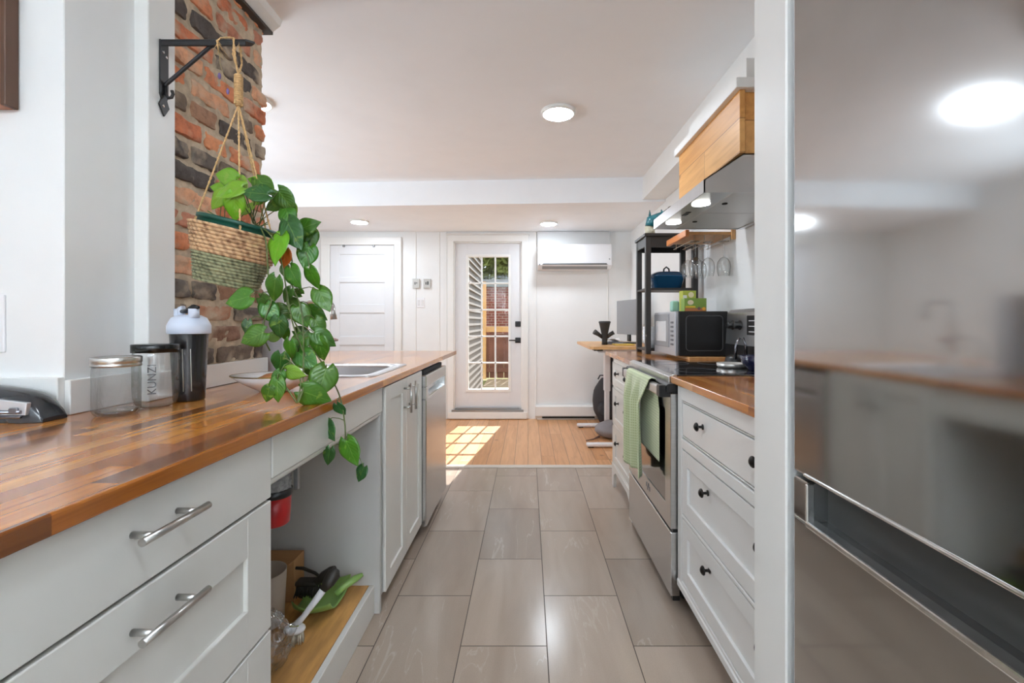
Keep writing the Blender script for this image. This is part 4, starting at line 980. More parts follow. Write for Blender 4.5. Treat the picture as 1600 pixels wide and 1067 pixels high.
# tea boxes and mint tin on the microwave
ZM = MZ+.2625
def carton(x0, x1, y0, y1, z0, h, mt, label, face=None, nm='tea_box'):
    o = thing(nm, ((x0+x1)/2, (y0+y1)/2, z0), label, 'box'); bx(x0, x1, y0, y1, z0, z0+h, .001).build('carton', mt, o)
    if face: face(o, x0, x1, y0, z0, h)
    return o
def f1_(o, x0, x1, y0, z0, h):
    w_ = x1-x0; m = MB(); m.lathe((x0+w_*.28, y0-.0002, z0+h*.68), [(.018, 0), (.018, .0008)], 28, M=Matrix.Rotation(PI/2, 4, 'X'), sy=.8); m.build('oval_label', mat('cream_print', rgb(240, 226, 196), .5), o)
    bx(x0+w_*.05, x0+w_*.5, y0-.0008, y0, z0+h*.28, z0+h*.40, 0).build('yellow_band', mat('yellow_print', rgb(232, 196, 60), .5), o)
    bx(x0+w_*.02, x0+w_*.98, y0-.0006, y0, z0+.001, z0+h*.24, 0).build('brown_band', mat('brown_print', rgb(186, 116, 70), .5), o)
    MB().lathe((x0+w_*.88, y0-.0002, z0+h*.2), [(.010, 0), (.010, .0012)], 20, M=Matrix.Rotation(PI/2, 4, 'X')).build('fruit_print', mat('orange_print', rgb(238, 176, 60), .5), o)
    MB().lathe((x0+w_*.66, y0-.0002, z0+h*.22), [(.009, 0), (.009, .0012)], 20, M=Matrix.Rotation(PI/2, 4, 'X')).build('fruit_print', mat('plum_print', rgb(110, 84, 90), .5), o)
carton(.93, 1.062, 2.76, 2.82, ZM, .078, mat('green_carton', rgb(130, 160, 70), .5), 'green and yellow tea box with fruit pictures standing on the microwave', f1_)
def f2_(o, x0, x1, y0, z0, h):
    w_ = x1-x0; MB().lathe((x0+w_*.62, y0-.0002, z0+h*.8), [(.017, 0), (.017, .0008)], 24, M=Matrix.Rotation(PI/2, 4, 'X')).build('oval_label', mat('cream_print'), o)
carton(.945, 1.025, 2.83, 2.90, ZM, .128, mat('lime_carton', rgb(176, 184, 74), .5), 'taller yellow green tea box behind the fruit tea box on the microwave', f2_)
o = MB(); o.box(.905, .955, 2.92, 2.97, ZM, ZM+.07, .012, 3); o = o.build('mint_cup', mat('mint_green', rgb(160, 206, 190), .4)); tag(o, 'small mint green cup on the microwave left of the tea boxes', 'cup')
o = bx(.945, .968, 2.835-.06+.05, 2.828, ZM, ZM+.10, .001).build('white_card', M_white_pl); tag(o, 'narrow white packet between the two tea boxes on the microwave', 'packet')
# kettle, spoon rest, navy bowl on the cooktop
ZC = .9358
o = thing('spoon_rest', (.945, 2.16, ZC), 'round white and silver spoon rest on the black cooktop', 'spoon rest')
MB().lathe((.972, 2.215, ZC), [(0, 0), (.060, 0), (.066, .006), (.068, .020), (.064, .021), (.060, .010), (0, .006)], 40, cap0=False, cap1=False).build('dish', mat('silver_dish', (.80, .79, .76), .3, metal=.6), o)
o = MB().lathe((1.016, 2.06, ZC), [(0, .0), (.035, 0), (.037, .008), (.060, .03), (.071, .066), (.068, .067), (.055, .03), (0, .012)], 40, cap0=False, cap1=False).build('navy_bowl', mat('navy_glaze', rgb(26, 32, 66), .12, coat=.6)); tag(o, 'navy blue bowl on the cooktop at the edge of the white wall end', 'bowl')
o = thing('kettle', (1.03, 2.44, ZC), 'dark kettle with an arched handle at the back of the cooktop', 'kettle')
MB().lathe((1.06, 2.38, ZC), [(0, 0), (.046, 0), (.05, .01), (.042, .035), (.02, .048), (0, .05)], 36, cap0=False).build('body', M_black, o)
MB().tube([(1.045, 2.34, ZC+.03), (1.05, 2.34, ZC+.10), (1.065, 2.34, ZC+.135), (1.085, 2.34, ZC+.135), (1.098, 2.34, ZC+.10), (1.10, 2.34, ZC+.03)], .007, 12).build('handle', mat('dark_chrome'), o)
# black shelf unit
sx0, sx1, sy0, sy1 = .812, 1.178, 3.205, 3.495; TZ = 1.765
M_shelf = mat('shelf_black', rgb(52, 49, 47), .45, bump=.1)
o = thing('shelf_unit', ((sx0+sx1)/2, 3.35, ZR), 'black stained wooden open shelf unit standing on the far end of the right counter', 'shelf')
for x in (sx0+.002, sx1-.038):
    for y in (sy0, sy1-.036): bx(x, x+.036, y, y+.036, ZR, TZ-.02, .001).build('post', M_shelf, o)
bx(sx0-.008, sx1+.008, sy0-.008, sy1+.004, TZ-.02, TZ, .002).build('top_board', M_shelf, o)
m = MB(); m.box(sx0+.036, sx1-.036, sy0+.004, sy0+.018, TZ-.095, TZ-.022, .001); m.build('front_rail', M_shelf, o)
bx(sx0+.036, sx1-.036, sy1-.018, sy1-.004, TZ-.095, TZ-.022, .001).build('back_rail', M_shelf, o)
bx(sx0+.005, sx0+.018, sy0+.036, sy1-.036, TZ-.085, TZ-.022, .001).build('side_rail', M_shelf, o); bx(sx1-.018, sx1-.005, sy0+.036, sy1-.036, TZ-.085, TZ-.022, .001).build('side_rail', M_shelf, o)
for z_ in (1.388, ZR+.035): bx(sx0+.004, sx1-.004, sy0+.006, sy1-.006, z_-.015, z_, .001).build('shelf_board', M_shelf, o)
m = MB()
# casserole on the middle shelf
o = thing('casserole_dish', (.99, 3.31, 1.389), 'blue ceramic casserole dish with a lid on the middle of the black shelf', 'dish')
m = MB(); L_ = []
for z_, a, b_ in ((0, .085, .062), (.004, .095, .07), (.075, .112, .088), (.082, .125, .098), (.088, .125, .098)): L_.append([m.bm.verts.new((p[0], p[1], 1.3895+z_)) for p in rr(.99-a, .99+a, 3.32-b_, 3.32+b_, .04, 0)])
for A, B in zip(L_, L_[1:]):
    n = len(A)
    for k in range(n): f = m.bm.faces.new((A[k], A[(k+1) % n], B[(k+1) % n], B[k])); f.smooth = True
m.bm.faces.new(L_[0][::-1]); m.bm.faces.new(L_[-1]); m.build('body', mat('blue_glaze', rgb(30, 88, 130), .15, coat=.6, var=.15), o)
m = MB(); L_ = []
for z_, a, b_ in ((.0885, .122, .095), (.100, .115, .088), (.118, .08, .06), (.122, .03, .02)): L_.append([m.bm.verts.new((p[0], p[1], 1.3895+z_)) for p in rr(.99-a, .99+a, 3.32-b_, 3.32+b_, min(.04, b_*.9), 0)])
for A, B in zip(L_, L_[1:]):
    n = len(A)
    for k in range(n): f = m.bm.faces.new((A[k], A[(k+1) % n], B[(k+1) % n], B[k])); f.smooth = True
m.bm.faces.new(L_[0][::-1]); m.bm.faces.new(L_[-1]); ld = m.build('lid', mat('dark_blue_glaze', rgb(40, 66, 92), .2, coat=.5), o)
MB().tube([(.97, 3.32, 1.505), (.972, 3.32, 1.53), (.99, 3.32, 1.545), (1.008, 3.32, 1.53), (1.01, 3.32, 1.505)], .006, 10).build('knob', M_blackm, ld)
# stack of white bowls, lower shelf
bz = ZR+.0355; first = None
for k in range(5):
    z_ = bz+k*.020
    if first is None:
        first = MB().lathe((.885, 3.33, z_), [(0, .003), (.03, .003), (.032, 0), (.036, .003), (.052, .03), (.063, .072), (.061, .073), (.048, .034), (.03, .012), (0, .010)], 36, cap0=False, cap1=False).build('bowl', M_ceramic)
        q_ = first
    else: q_ = first.copy(); COL.objects.link(q_); q_.location = first.location+Vector((.001*(-1)**k, .001, k*.020))
    q_['group'] = 'white bowls stacked on the lower shelf'; tag(q_, ['white bowl at the bottom of the stack on the black shelf', 'white bowl second from the bottom of the stack on the shelf', 'white bowl in the middle of the stack on the black shelf', 'white bowl second from the top of the stack on the shelf', 'topmost white bowl of the stack on the black shelf'][k], 'bowl')
# teal ornament on top of the unit
o = thing('fish_vase', (.88, 3.33, TZ), 'teal and cream ceramic animal ornament on top of the black shelf unit', 'ornament')
m = MB(); m.lathe((.875, 3.33, TZ+.0005), [(0, 0), (.036, 0), (.036, .07)], 24, sx=1, sy=.8, cap0=False); m.build('base', mat('cream_glaze', rgb(196, 190, 166), .3), o)
m = MB(); m.tube([(.875, 3.33, TZ+.07), (.885, 3.33, TZ+.11), (.93, 3.33, TZ+.13), (.985, 3.33, TZ+.155), (1.02, 3.33, TZ+.19)], [.036, .042, .038, .03, .022], 18)
m.prism([(.862, TZ+.12), (.884, TZ+.135), (.872, TZ+.19)], 'y', 3.32, 3.34); m.prism([(.95, TZ+.13), (.98, TZ+.15), (.955, TZ+.195)], 'y', 3.32, 3.34)
m.build('body', mat('teal_glaze', rgb(38, 112, 122), .2, coat=.5, var=.2, vscale=25), o)
MB().ball((1.035, 3.33, TZ+.20), .026, (1.3, .9, .8)).build('head', mat('brown_glaze', rgb(88, 66, 56), .3), o)
# hanging glass rack
o = thing('glass_rack', (1.06, 2.9, 1.68), 'wooden wall shelf with metal rails for hanging wine glasses, below the hood', 'rack')
gz = 1.668
bx(.95, XR-.001, 2.735, 3.09, gz, gz+.016, .001).build('board', M_lightwood, o)
bx(.925, .948, 2.725, 3.10, gz-.012, gz+.026, .002).build('lip', mat('orange_wood', rgb(218, 140, 84), .4, var=.12, vscale=10, stretch=(3, .4, 3)), o)
bx(1.195, XR-.001, 2.722, 2.735, gz-.03, gz+.03, .001).build('end_cap', M_lightwood, o)
M_wire = mat('cream_wire', rgb(206, 196, 180), .3, metal=.5)
for x in (.985, 1.045, 1.10, 1.155, 1.20):
    MB().tube([(x, 2.75, gz), (x, 2.75, gz-.035), (x-.018, 2.735, gz-.035), (x-.018, 3.08, gz-.035), (x, 3.085, gz-.035), (x, 3.085, gz)], .0022, 8).build('rail', M_wire, o)
gl_ = thing('wine_glass', (1.01, 2.80, gz-.0335), 'wine glass hanging upside down at the front left of the rack', 'glass', 'wine glasses hanging under the rack')
P_ = (1.01, 2.80)
zt = gz-.034
MB().lathe((*P_, zt), [(.0, .003), (.030, .0025), (.032, .001), (.030, 0), (.006, -.004), (.0035, -.012), (.0032, -.085), (.006, -.092)], 28, cap0=False, cap1=False).build('stem', M_glass, gl_)
MB().lathe((*P_, zt), [(.006, -.092), (.022, -.10), (.036, -.122), (.040, -.15), (.036, -.185), (.031, -.205)], 32, cap0=False, cap1=False).build('bowl', M_glass, gl_)
for (x, y, L_) in ((1.01, 2.93, 'wine glass hanging upside down behind the front left one'), (1.094, 2.82, 'wine glass hanging upside down second from the left at the front of the rack'), (1.094, 2.95, 'wine glass hanging upside down in the middle of the rack at the back'), (1.177, 2.79, 'rightmost wine glass, hanging close to the wall')):
    copy_tree(gl_, (x-.0, y, gz-.0335), L_)
# ================================================================ far right: desk corner
DZ = .935
o = thing('standing_desk', (.87, 4.63, 0), 'standing desk with a light wood top and white metal legs at the far right', 'desk')
m = MB(); pts = rr(.545, 1.20, 4.06, 5.2, .04, 0); m.prism([(p[0], p[1]) for p in pts], 'z', DZ-.025, DZ); m.build('desk_top', M_lightwood, o)
m = MB(); m.prism([(.60, DZ-.028), (.64, DZ-.06), (1.16, DZ-.06), (1.16, DZ-.028)], 'y', 4.2, 4.26); m.build('support_arm', M_white_pl, o)
m = MB(); m.prism([(.60, DZ-.028), (.64, DZ-.06), (1.16, DZ-.06), (1.16, DZ-.028)], 'y', 5.06, 5.12); m.build('support_arm', M_white_pl, o)
bx(.85, .91, 4.26, 5.06, DZ-.075, DZ-.03, .003).build('cross_beam', M_white_pl, o)
bx(.58, .66, 4.08, 4.2, DZ-.038, DZ-.027, .002).build('control_panel', M_black, o)
for y in (4.25, 5.06):
    l = bx(.535, 1.18, y-.032, y+.032, .014, .046, .012, 3).build('foot', M_white_pl, o); bx(.55, .60, y-.025, y+.025, .005, .016, .002).build('foot_pad', M_black, l)
    l = bx(.828, .892, y-.045, y+.045, .40, DZ-.06, .01, 3).build('upper_column', M_white_pl, o); bx(.835, .885, y-.036, y+.036, .046, .41, .01, 3).build('lower_column', M_white_pl, l)
# monitor, edge-on
o = thing('monitor', (1.03, 4.75, DZ), 'flat grey monitor seen nearly edge on, standing on the desk', 'monitor')
Mx = Matrix.Translation((1.02, 4.72, 0)) @ Matrix.Rotation(math.radians(12), 4, 'Z')
bx(-.012, .012, -.27, .27, DZ+.09, DZ+.44, .003, M=Mx).build('screen_case', mat('monitor_grey', rgb(140, 142, 145), .3), o)
bx(.0, .02, -.03, .03, DZ+.02, DZ+.25, .003, M=Mx).build('stand_neck', M_black, o); bx(-.08, .10, -.11, .11, DZ+.001, DZ+.012, .003, M=Mx).build('stand_base', M_black, o)
# ornament: black funnel with two arms
ox, oy = .73, 4.42
o = thing('desk_ornament', (ox, oy, DZ), 'black funnel shaped object with two side arms standing on the desk', 'ornament')
MB().lathe((ox, oy, DZ+.001), [(.028, 0), (.026, .03), (.03, .10), (.052, .20), (.058, .215), (.05, .225), (.044, .20), (.0, .12)], 28, cap1=False).build('body', mat('black_leather', rgb(46, 44, 42), .5, bump=.6, bscale=30), o)
MB().tube([(ox-.02, oy, DZ+.07), (ox-.06, oy, DZ+.10), (ox-.10, oy-.01, DZ+.125)], [.016, .019, .026], 14).build('side_arm', mat('black_leather'), o)
MB().tube([(ox+.02, oy, DZ+.07), (ox+.055, oy, DZ+.10), (ox+.085, oy-.01, DZ+.118)], [.016, .019, .02], 14).build('side_arm', mat('black_leather'), o)
# papers on the desk
o = bx(.80, .98, 4.25, 4.42, DZ+.001, DZ+.012, .002).build('notebook', mat('yellow_cover', rgb(222, 186, 84), .5)); tag(o, 'yellow notebook at the near edge of the desk', 'notebook')
o = bx(.76, .92, 4.48, 4.68, DZ+.001, DZ+.022, .004).build('magazine', mat('grey_print', rgb(120, 128, 140), .5, var=.4, vscale=30)); tag(o, 'dark printed magazine on the desk below the monitor', 'magazine')
m = MB()
m.grid(lambda u, v: Vector((.775+.14*u, 4.485+.18*v, DZ+.042+.010*math.sin(u*5+v*3)+.006*math.sin(v*9))), 16, 16); o = m.build('cloth', mat('white_cloth', rgb(226, 222, 218), .8), None, solid=.004); tag(o, 'crumpled white cloth lying on the magazine on the desk', 'cloth')
# backpack and drawstring bag
o = thing('backpack', (.84, 5.32, .005), 'dark grey backpack leaning against the far wall under the desk', 'backpack')
m = MB(); m.ball((.87, 5.30, .26), .2, (.66, .5, 1.27), 28, nz=.10, nf=2.2)
for v in m.bm.verts: v.co.z = max(.006, v.co.z); v.co.y = min(5.40, v.co.y)
M_bp = mat('backpack_cloth', rgb(62, 62, 66), .7, bump=.5, bscale=25); m.build('body', M_bp, o)
m = MB(); m.ball((.86, 5.21, .17), .10, (.9, .45, .9), 20, nz=.08); m.build('front_pocket', M_bp, o)
MB().tube([(.80, 5.30, .50), (.82, 5.28, .545), (.86, 5.28, .545), (.88, 5.30, .50)], .008, 8).build('grab_loop', M_bp, o)
o = bx(.945, .995, 5.42, 5.485, .005, .80, .006).build('folded_stand', M_black); tag(o, 'tall narrow black panel standing behind the desk leg', 'panel')
o = thing('drawstring_bag', (.82, 4.6, .005), 'grey drawstring bag lying on the wooden floor between the desk feet', 'bag')
m = MB(); m.ball((.86, 4.62, .085), .17, (1.15, .95, .52), 30, nz=.12, nf=3)
for v in m.bm.verts: v.co.z = max(.0055, v.co.z)
m.build('body', mat('grey_fabric', rgb(142, 138, 140), .85, bump=.8, bscale=35), o)
MB().tube([(.70, 4.55, .03), (.64, 4.52, .012), (.60, 4.50, .010), (.56, 4.47, .010)], [.012, .006, .004, .004], 8).build('drawstring', mat('brown_cord', rgb(108, 84, 78), .8), o)
# ================================================================ far wall fittings
o = thing('air_conditioner', (.54, 5.4, 1.75), 'white wall mounted air conditioner above the far wall, right of the glass door', 'air conditioner')
ax0, ax1 = .112, .958
m = MB(); m.prism([(5.498, 1.76), (5.498, 2.045), (5.31, 2.045), (5.295, 2.03), (5.29, 1.80), (5.34, 1.762)], 'x', ax0, ax1, .006); m.build('housing', M_white_pl, o)
m = MB(); m.prism([(5.285, 1.812), (5.2875, 1.806), (5.335, 1.765), (5.33, 1.758)], 'x', ax0+.05, ax1-.05); m.build('louvre', mat('louvre_grey', rgb(150, 152, 154), .4), o)
bx(ax0+.06, ax1-.06, 5.284, 5.292, 1.808, 1.822, .001).build('air_slot', mat('slot_grey', rgb(96, 98, 100), .6), o)
bx(ax0+.34, ax0+.48, 5.281, 5.287, 1.806, 1.813, .001).build('brand_strip', mat('slot_grey'), o)
bx(ax0+.012, ax0+.03, 5.286, 5.291, 1.80, 1.815, .001).build('sensor', mat('grey_mark'), o)
bx(ax1-.035, ax1-.025, 5.284, 5.291, 1.865, 1.875, .001).build('indicator', mat('grey_mark'), o)
o = bx(.11, .955, 5.44, 5.492, 2.05, 2.215, .002).build('pipe_cover', mat('cover_grey', rgb(206, 206, 204), .5)); tag(o, 'pale grey boxed panel between the ceiling and the air conditioner', 'panel')
for px, lab, mk in ((650.5, 'left of two small square thermostats on the far wall', 0), (667.5, 'right of two small square thermostats on the far wall, nearer the glass door', 1)):
    p = pY(px, 443, YF); o = thing('thermostat', (p.x, YF, p.z), lab, 'thermostat', 'thermostats on the far wall')
    bx(p.x-.042, p.x+.042, YF-.022, YF-.001, p.z-.055, p.z+.055, .004, 2).build('case', mat('thermostat_grey', rgb(196, 196, 192), .4), o)
    m = MB(); m.box(p.x-.016, p.x-.004, YF-.0235, YF-.0215, p.z-.014, p.z+.016, 0)
    m.box(p.x+.004, p.x+.016+mk*.004, YF-.0235, YF-.0215, p.z-.002-mk*.014, p.z+.012+mk*.012, 0); m.build('display', mat('display_dark', rgb(70, 72, 72), .3), o)
p = pY(657.5, 473, YF); o = plate('switch_plate', p.x, p.z, .095, .115, YF, 'white double light switch on the far wall below the thermostats')
for dx in (-.022, .022): bx(p.x+dx-.014, p.x+dx+.014, YF-.010, YF-.0055, p.z-.032, p.z+.032, .002).build('rocker', mat('rocker_white', rgb(222, 222, 222), .3), o)
o = thing('baseboard_heater', (.43, 5.45, .005), 'low white baseboard heater under the air conditioner', 'heater')
hx0, hx1 = .085, .80
m = MB(); m.prism([(5.492, .03), (5.492, .175), (5.45, .175), (5.43, .16), (5.43, .05), (5.45, .03)], 'x', hx0, hx1, .003); m.build('casing', M_trim, o)
bx(hx0+.08, hx1-.02, 5.426, 5.44, .026, .045, .001).build('air_gap', M_dark, o); bx(hx0+.02, hx1-.02, 5.45, 5.49, .005, .03, 0).build('base', M_trim, o)
# ================================================================ hanging planter with trailing pothos
hx, hy = -.889, BY
o = thing('hanging_planter', (hx, hy, 1.27), 'leafy pothos in a two tone rope basket hanging from the iron bracket by jute cords', 'plant')
tilt = Matrix.Rotation(math.radians(13), 4, 'Y')
M_nat = mat('jute_rope_basket', rgb(196, 156, 116), .85, bump=1, bscale=70, var=.22, vscale=45)
M_sage = mat('sage_rope_basket', rgb(130, 130, 98), .85, bump=1, bscale=70, var=.2, vscale=45)
def rope_mat(m, c0, c1):
    t = NT(m); b = t.n['Principled BSDF']; tc = t.add('ShaderNodeTexCoord'); sx = t.add('ShaderNodeSeparateXYZ'); t.link(tc.outputs['Object'], sx.inputs[0])
    ang = t.math('ARCTAN2', sx.outputs[1], sx.outputs[0])
    v = t.math('SINE', t.math('ADD', t.math('MULTIPLY', ang, 44.0), t.math('MULTIPLY', sx.outputs[2], 180.0)))
    nz = t.add('ShaderNodeTexNoise', i_Scale=60.0, i_Detail=4.0); t.link(tc.outputs['Object'], nz.inputs['Vector'])
    f = t.math('ADD', t.math('MULTIPLY', v, .08), nz.outputs[0])
    t.link(t.ramp(f, [(.25, c0), (.6, c1)]), b.inputs['Base Color'])
    for l in list(b.inputs['Normal'].links): t.l.remove(l)
    bp = t.add('ShaderNodeBump', i_Strength=.6, i_Distance=.003); t.link(f, bp.inputs['Height']); t.link(bp.outputs[0], b.inputs['Normal'])
rope_mat(M_nat, rgb(120, 82, 54), rgb(208, 170, 130)); rope_mat(M_sage, rgb(82, 84, 60), rgb(150, 150, 116))
bz0 = 1.262; bh = .165; c0 = Vector((hx-.012, hy, bz0))
def ringprof(r0, r1, z0, z1, n):
    P = []
    for k in range(n):
        for q in range(6):
            a = -PI/2+PI*q/5; t_ = (k+.5+.5*math.sin(a))/n
            P.append((r0+(r1-r0)*t_+.0048*math.cos(a)-.002, z0+(z1-z0)*t_))
    return P
MB().lathe(c0, [(0, 0), (.074, 0)]+ringprof(.082, .101, 0, .083, 9), 64, M=tilt, cap0=False, cap1=False).build('basket_base', M_sage, o)
MB().lathe(c0, ringprof(.103, .125, .083, bh, 8)+[(.114, bh), (.10, bh-.05)], 64, M=tilt, cap0=False, cap1=False).build('basket_rim', M_nat, o)
MB().lathe(c0, [(.085, .05), (.1045, bh), (.1045, bh+.012), (.109, bh+.013), (.109, bh+.024), (.104, bh+.024), (.10, bh-.005)], 56, M=tilt, cap0=False, cap1=False).build('nursery_pot', mat('dark_green_plastic', rgb(20, 74, 60), .4), o)
MB().lathe(c0, [(.101, bh-.006), (.05, bh+.002), (0, bh+.004)], 40, M=tilt, cap0=False).build('soil', mat('soil', rgb(58, 42, 32), .95, bump=1), o)
M_jute = mat('jute_cord', rgb(206, 168, 118), .9, bump=.8, bscale=200, var=.2, vscale=150)
kx = -.864; kz = 1.972
def cord(name, pts, r=.0028, tw=True):
    m = MB(); pts = [Vector(p) for p in pts]; P = []
    for a, b_ in zip(pts, pts[1:]):
        n = max(2, int((b_-a).length/.012)); P += [a+(b_-a)*k/n for k in range(n)]
    P.append(pts[-1])
    for s_ in (0, PI):
        Q = []; L = 0
        for i, p in enumerate(P):
            d = (P[min(i+1, len(P)-1)]-P[max(0, i-1)]).normalized(); u_ = d.orthogonal().normalized(); v_ = d.cross(u_); L += .012
            Q.append(p+(u_*math.cos(L*210+s_)+v_*math.sin(L*210+s_))*r*.55)
        m.tube(Q, r*.75, 6)
    return m.build(name, M_jute, o)
def rimp(ang): 
    v = tilt @ Vector((.113*math.cos(ang), .113*math.sin(ang), bh-.004)); return c0+v
kn = Vector((kx, hy, 1.80))
for a in (math.radians(200), math.radians(-55), math.radians(75), math.radians(-5)):
    e = rimp(a); cord('hanging_cord', [kn+Vector((0, 0, .0)), kn.lerp(e, .5), e])
m = MB()
for k in range(15):
    z_ = 1.80+.082*k/14; r = .0095; m.tube([(kx+r*math.cos(q*PI/5), hy+r*math.sin(q*PI/5), z_+.0005*q) for q in range(11)], .0033, 6)
m.tube([(kx, hy, 1.795), (kx, hy, 1.89)], .0085, 10); m.build('cord_wrap', M_jute, o)
cord('hanging_cord', [(kx, hy, 1.885), (kx+.002, hy-.019, 1.93), (kx-.004, hy-.018, 1.984), (kx-.006, hy, 1.9925), (kx-.006, hy+.018, 1.984), (kx, hy+.016, 1.93), (kx, hy, 1.89)], .003)
cord('hanging_cord', [(kx, hy, 1.89), (kx-.004, hy-.020, 1.94), (kx-.002, hy-.018, 1.988), (kx-.02, hy-.01, 1.995), (kx-.045, hy-.012, 1.992), (kx-.052, hy-.018, 1.98), (kx-.050, hy-.016, 1.955)], .0025)
random.seed(21)
m = MB()
for k in range(26):
    b_ = Vector((kx+random.choice((-.05, -.048, .0, .012)), hy-.018, 1.965+random.uniform(-.01, .015))); m.tube([b_, b_+Vector((random.uniform(-.012, .02), random.uniform(-.01, .01), random.uniform(-.035, -.012)))], .0006, 3)
m.build('frayed_ends', M_jute, o)
# dried lavender sprigs
m = MB(); m.tube([(kx-.046, hy-.02, 1.965), (kx-.04, hy-.022, 1.91), (kx-.022, hy-.022, 1.85)], .0008, 4); m.build('dried_stem', mat('dry_stem', rgb(170, 150, 104), .8), o)
for (px, py) in ((343, 119), (356, 143)):
    p = pY(px, py, hy-.022); MB().ball(p, .006, (.7, .7, 1.5), 10, nz=.4).build('dried_flower', mat('lavender', rgb(120, 100, 150), .8), o)

# ---- leaves and vines: each leaf (px, py, size px, tip angle deg clockwise from right, depth, tone)
LM = bpy.data.materials.new('pothos_leaf'); LM.use_nodes = True; t = NT(LM); b = t.n['Principled BSDF']
at = t.add('ShaderNodeVertexColor', layer_name='tone'); uvn = t.add('ShaderNodeUVMap'); sx = t.add('ShaderNodeSeparateXYZ'); t.link(uvn.outputs[0], sx.inputs[0])
mid = t.math('ABSOLUTE', sx.outputs[0])
vein = t.math('LESS_THAN', mid, .035)
tcn = t.add('ShaderNodeTexCoord'); nz = t.add('ShaderNodeTexNoise', i_Scale=38.0, i_Detail=3.0, i_Distortion=1.0); t.link(tcn.outputs['Object'], nz.inputs['Vector'])
c = t.mix(t.math('MULTIPLY', vein, .35), at.outputs[0], rgb(150, 190, 90))
c = t.mix(t.ramp(nz.outputs[0], [(.60, (0, 0, 0)), (.70, (.55, .55, .55))]), c, rgb(150, 180, 70))
t.link(c, b.inputs['Base Color']); b.inputs['Roughness'].default_value = .3; b.inputs['Coat Weight'].default_value = .25
b.inputs['Subsurface Weight'].default_value = 0
tl = t.add('ShaderNodeBsdfTranslucent'); t.link(c, tl.inputs[0]); mx = t.add('ShaderNodeMixShader', i_0=.28)
t.link(b.outputs[0], mx.inputs[1]); t.link(tl.outputs[0], mx.inputs[2]); t.link(mx.outputs[0], t.n['Material Output'].inputs[0])
wv_ = t.math('SINE', t.math('ADD', t.math('MULTIPLY', sx.outputs[1], 42.0), t.math('MULTIPLY', mid, -20.0)))
bp = t.add('ShaderNodeBump', i_Strength=.25, i_Distance=.001); t.link(wv_, bp.inputs['Height']); t.link(bp.outputs[0], b.inputs['Normal'])
G = rgb(74, 124, 34); GD = rgb(52, 98, 44); GL = rgb(128, 172, 44); GY = rgb(166, 196, 76); OR = rgb(214, 104, 34)
leaves = [
 (352,276,34,200,1.33,GL),(356,297,42,170,1.30,GL),(340,313,34,140,1.32,GL),(366,325,40,100,1.29,GL),(398,301,40,185,1.30,GD),(415,292,36,40,1.34,G),(402,281,30,200,1.42,GL),
 (427,320,32,150,1.36,G),(448,315,38,60,1.36,G),(450,340,34,75,1.34,G),(482,352,34,-20,1.40,G),(458,367,48,60,1.33,GD),(486,372,30,80,1.42,G),(479,402,34,100,1.36,G),
 (432,390,46,100,1.30,GL),(444,405,28,110,1.34,OR),(460,434,36,60,1.33,G),(490,436,34,70,1.36,G),(427,453,40,110,1.30,G),(506,469,38,55,1.36,G),(371,468,40,165,1.28,G),
 (472,494,34,60,1.34,G),(497,491,30,40,1.40,G),(424,490,36,60,1.31,G),(443,489,28,30,1.36,G),(499,511,28,60,1.36,G),(508,530,36,35,1.34,G),(394,527,38,155,1.26,G),
 (385,511,20,100,1.28,GD),(424,525,26,180,1.34,GL),(436,513,32,90,1.31,GD),(445,522,24,90,1.36,G),(461,476,24,40,1.38,G),(465,540,32,120,1.33,G),(452,548,32,100,1.30,G),(500,546,36,80,1.34,G),
 (480,563,42,40,1.29,G),(438,568,32,110,1.26,GD),(434,594,26,110,1.24,G),(433,611,34,85,1.22,G),(418,617,26,110,1.22,G),(503,598,46,100,1.29,G),(494,620,44,30,1.27,G),
 (461,583,30,10,1.26,GL),(532,641,22,70,1.34,GD),(514,674,32,60,1.34,GD),(549,708,42,70,1.33,G),(563,741,24,110,1.33,GD),(513,714,26,105,1.34,GD),(456,330,22,100,1.44,GL),
 (380,290,26,60,1.40,GY),(390,322,26,-60,1.36,GY),(412,310,24,-30,1.42,GL),(340,292,26,190,1.38,GL),(470,385,26,120,1.42,GD),(462,455,22,200,1.40,G),(448,462,24,120,1.36,G),(415,470,22,30,1.36,G),
 (475,520,24,20,1.40,G),(488,580,24,60,1.34,G),(446,425,20,80,1.38,G)]
bm = bmesh.new(); uvl = bm.loops.layers.uv.new('UVMap'); tone = bm.loops.layers.float_color.new('tone')
random.seed(4); bases = []
def width(v): # heart outline half width, v from 0 (base) to 1 (tip)
    return .455*(math.sin(PI*min(1, (v*.98+.02))**.62)**.85)*(1-.25*v**4)
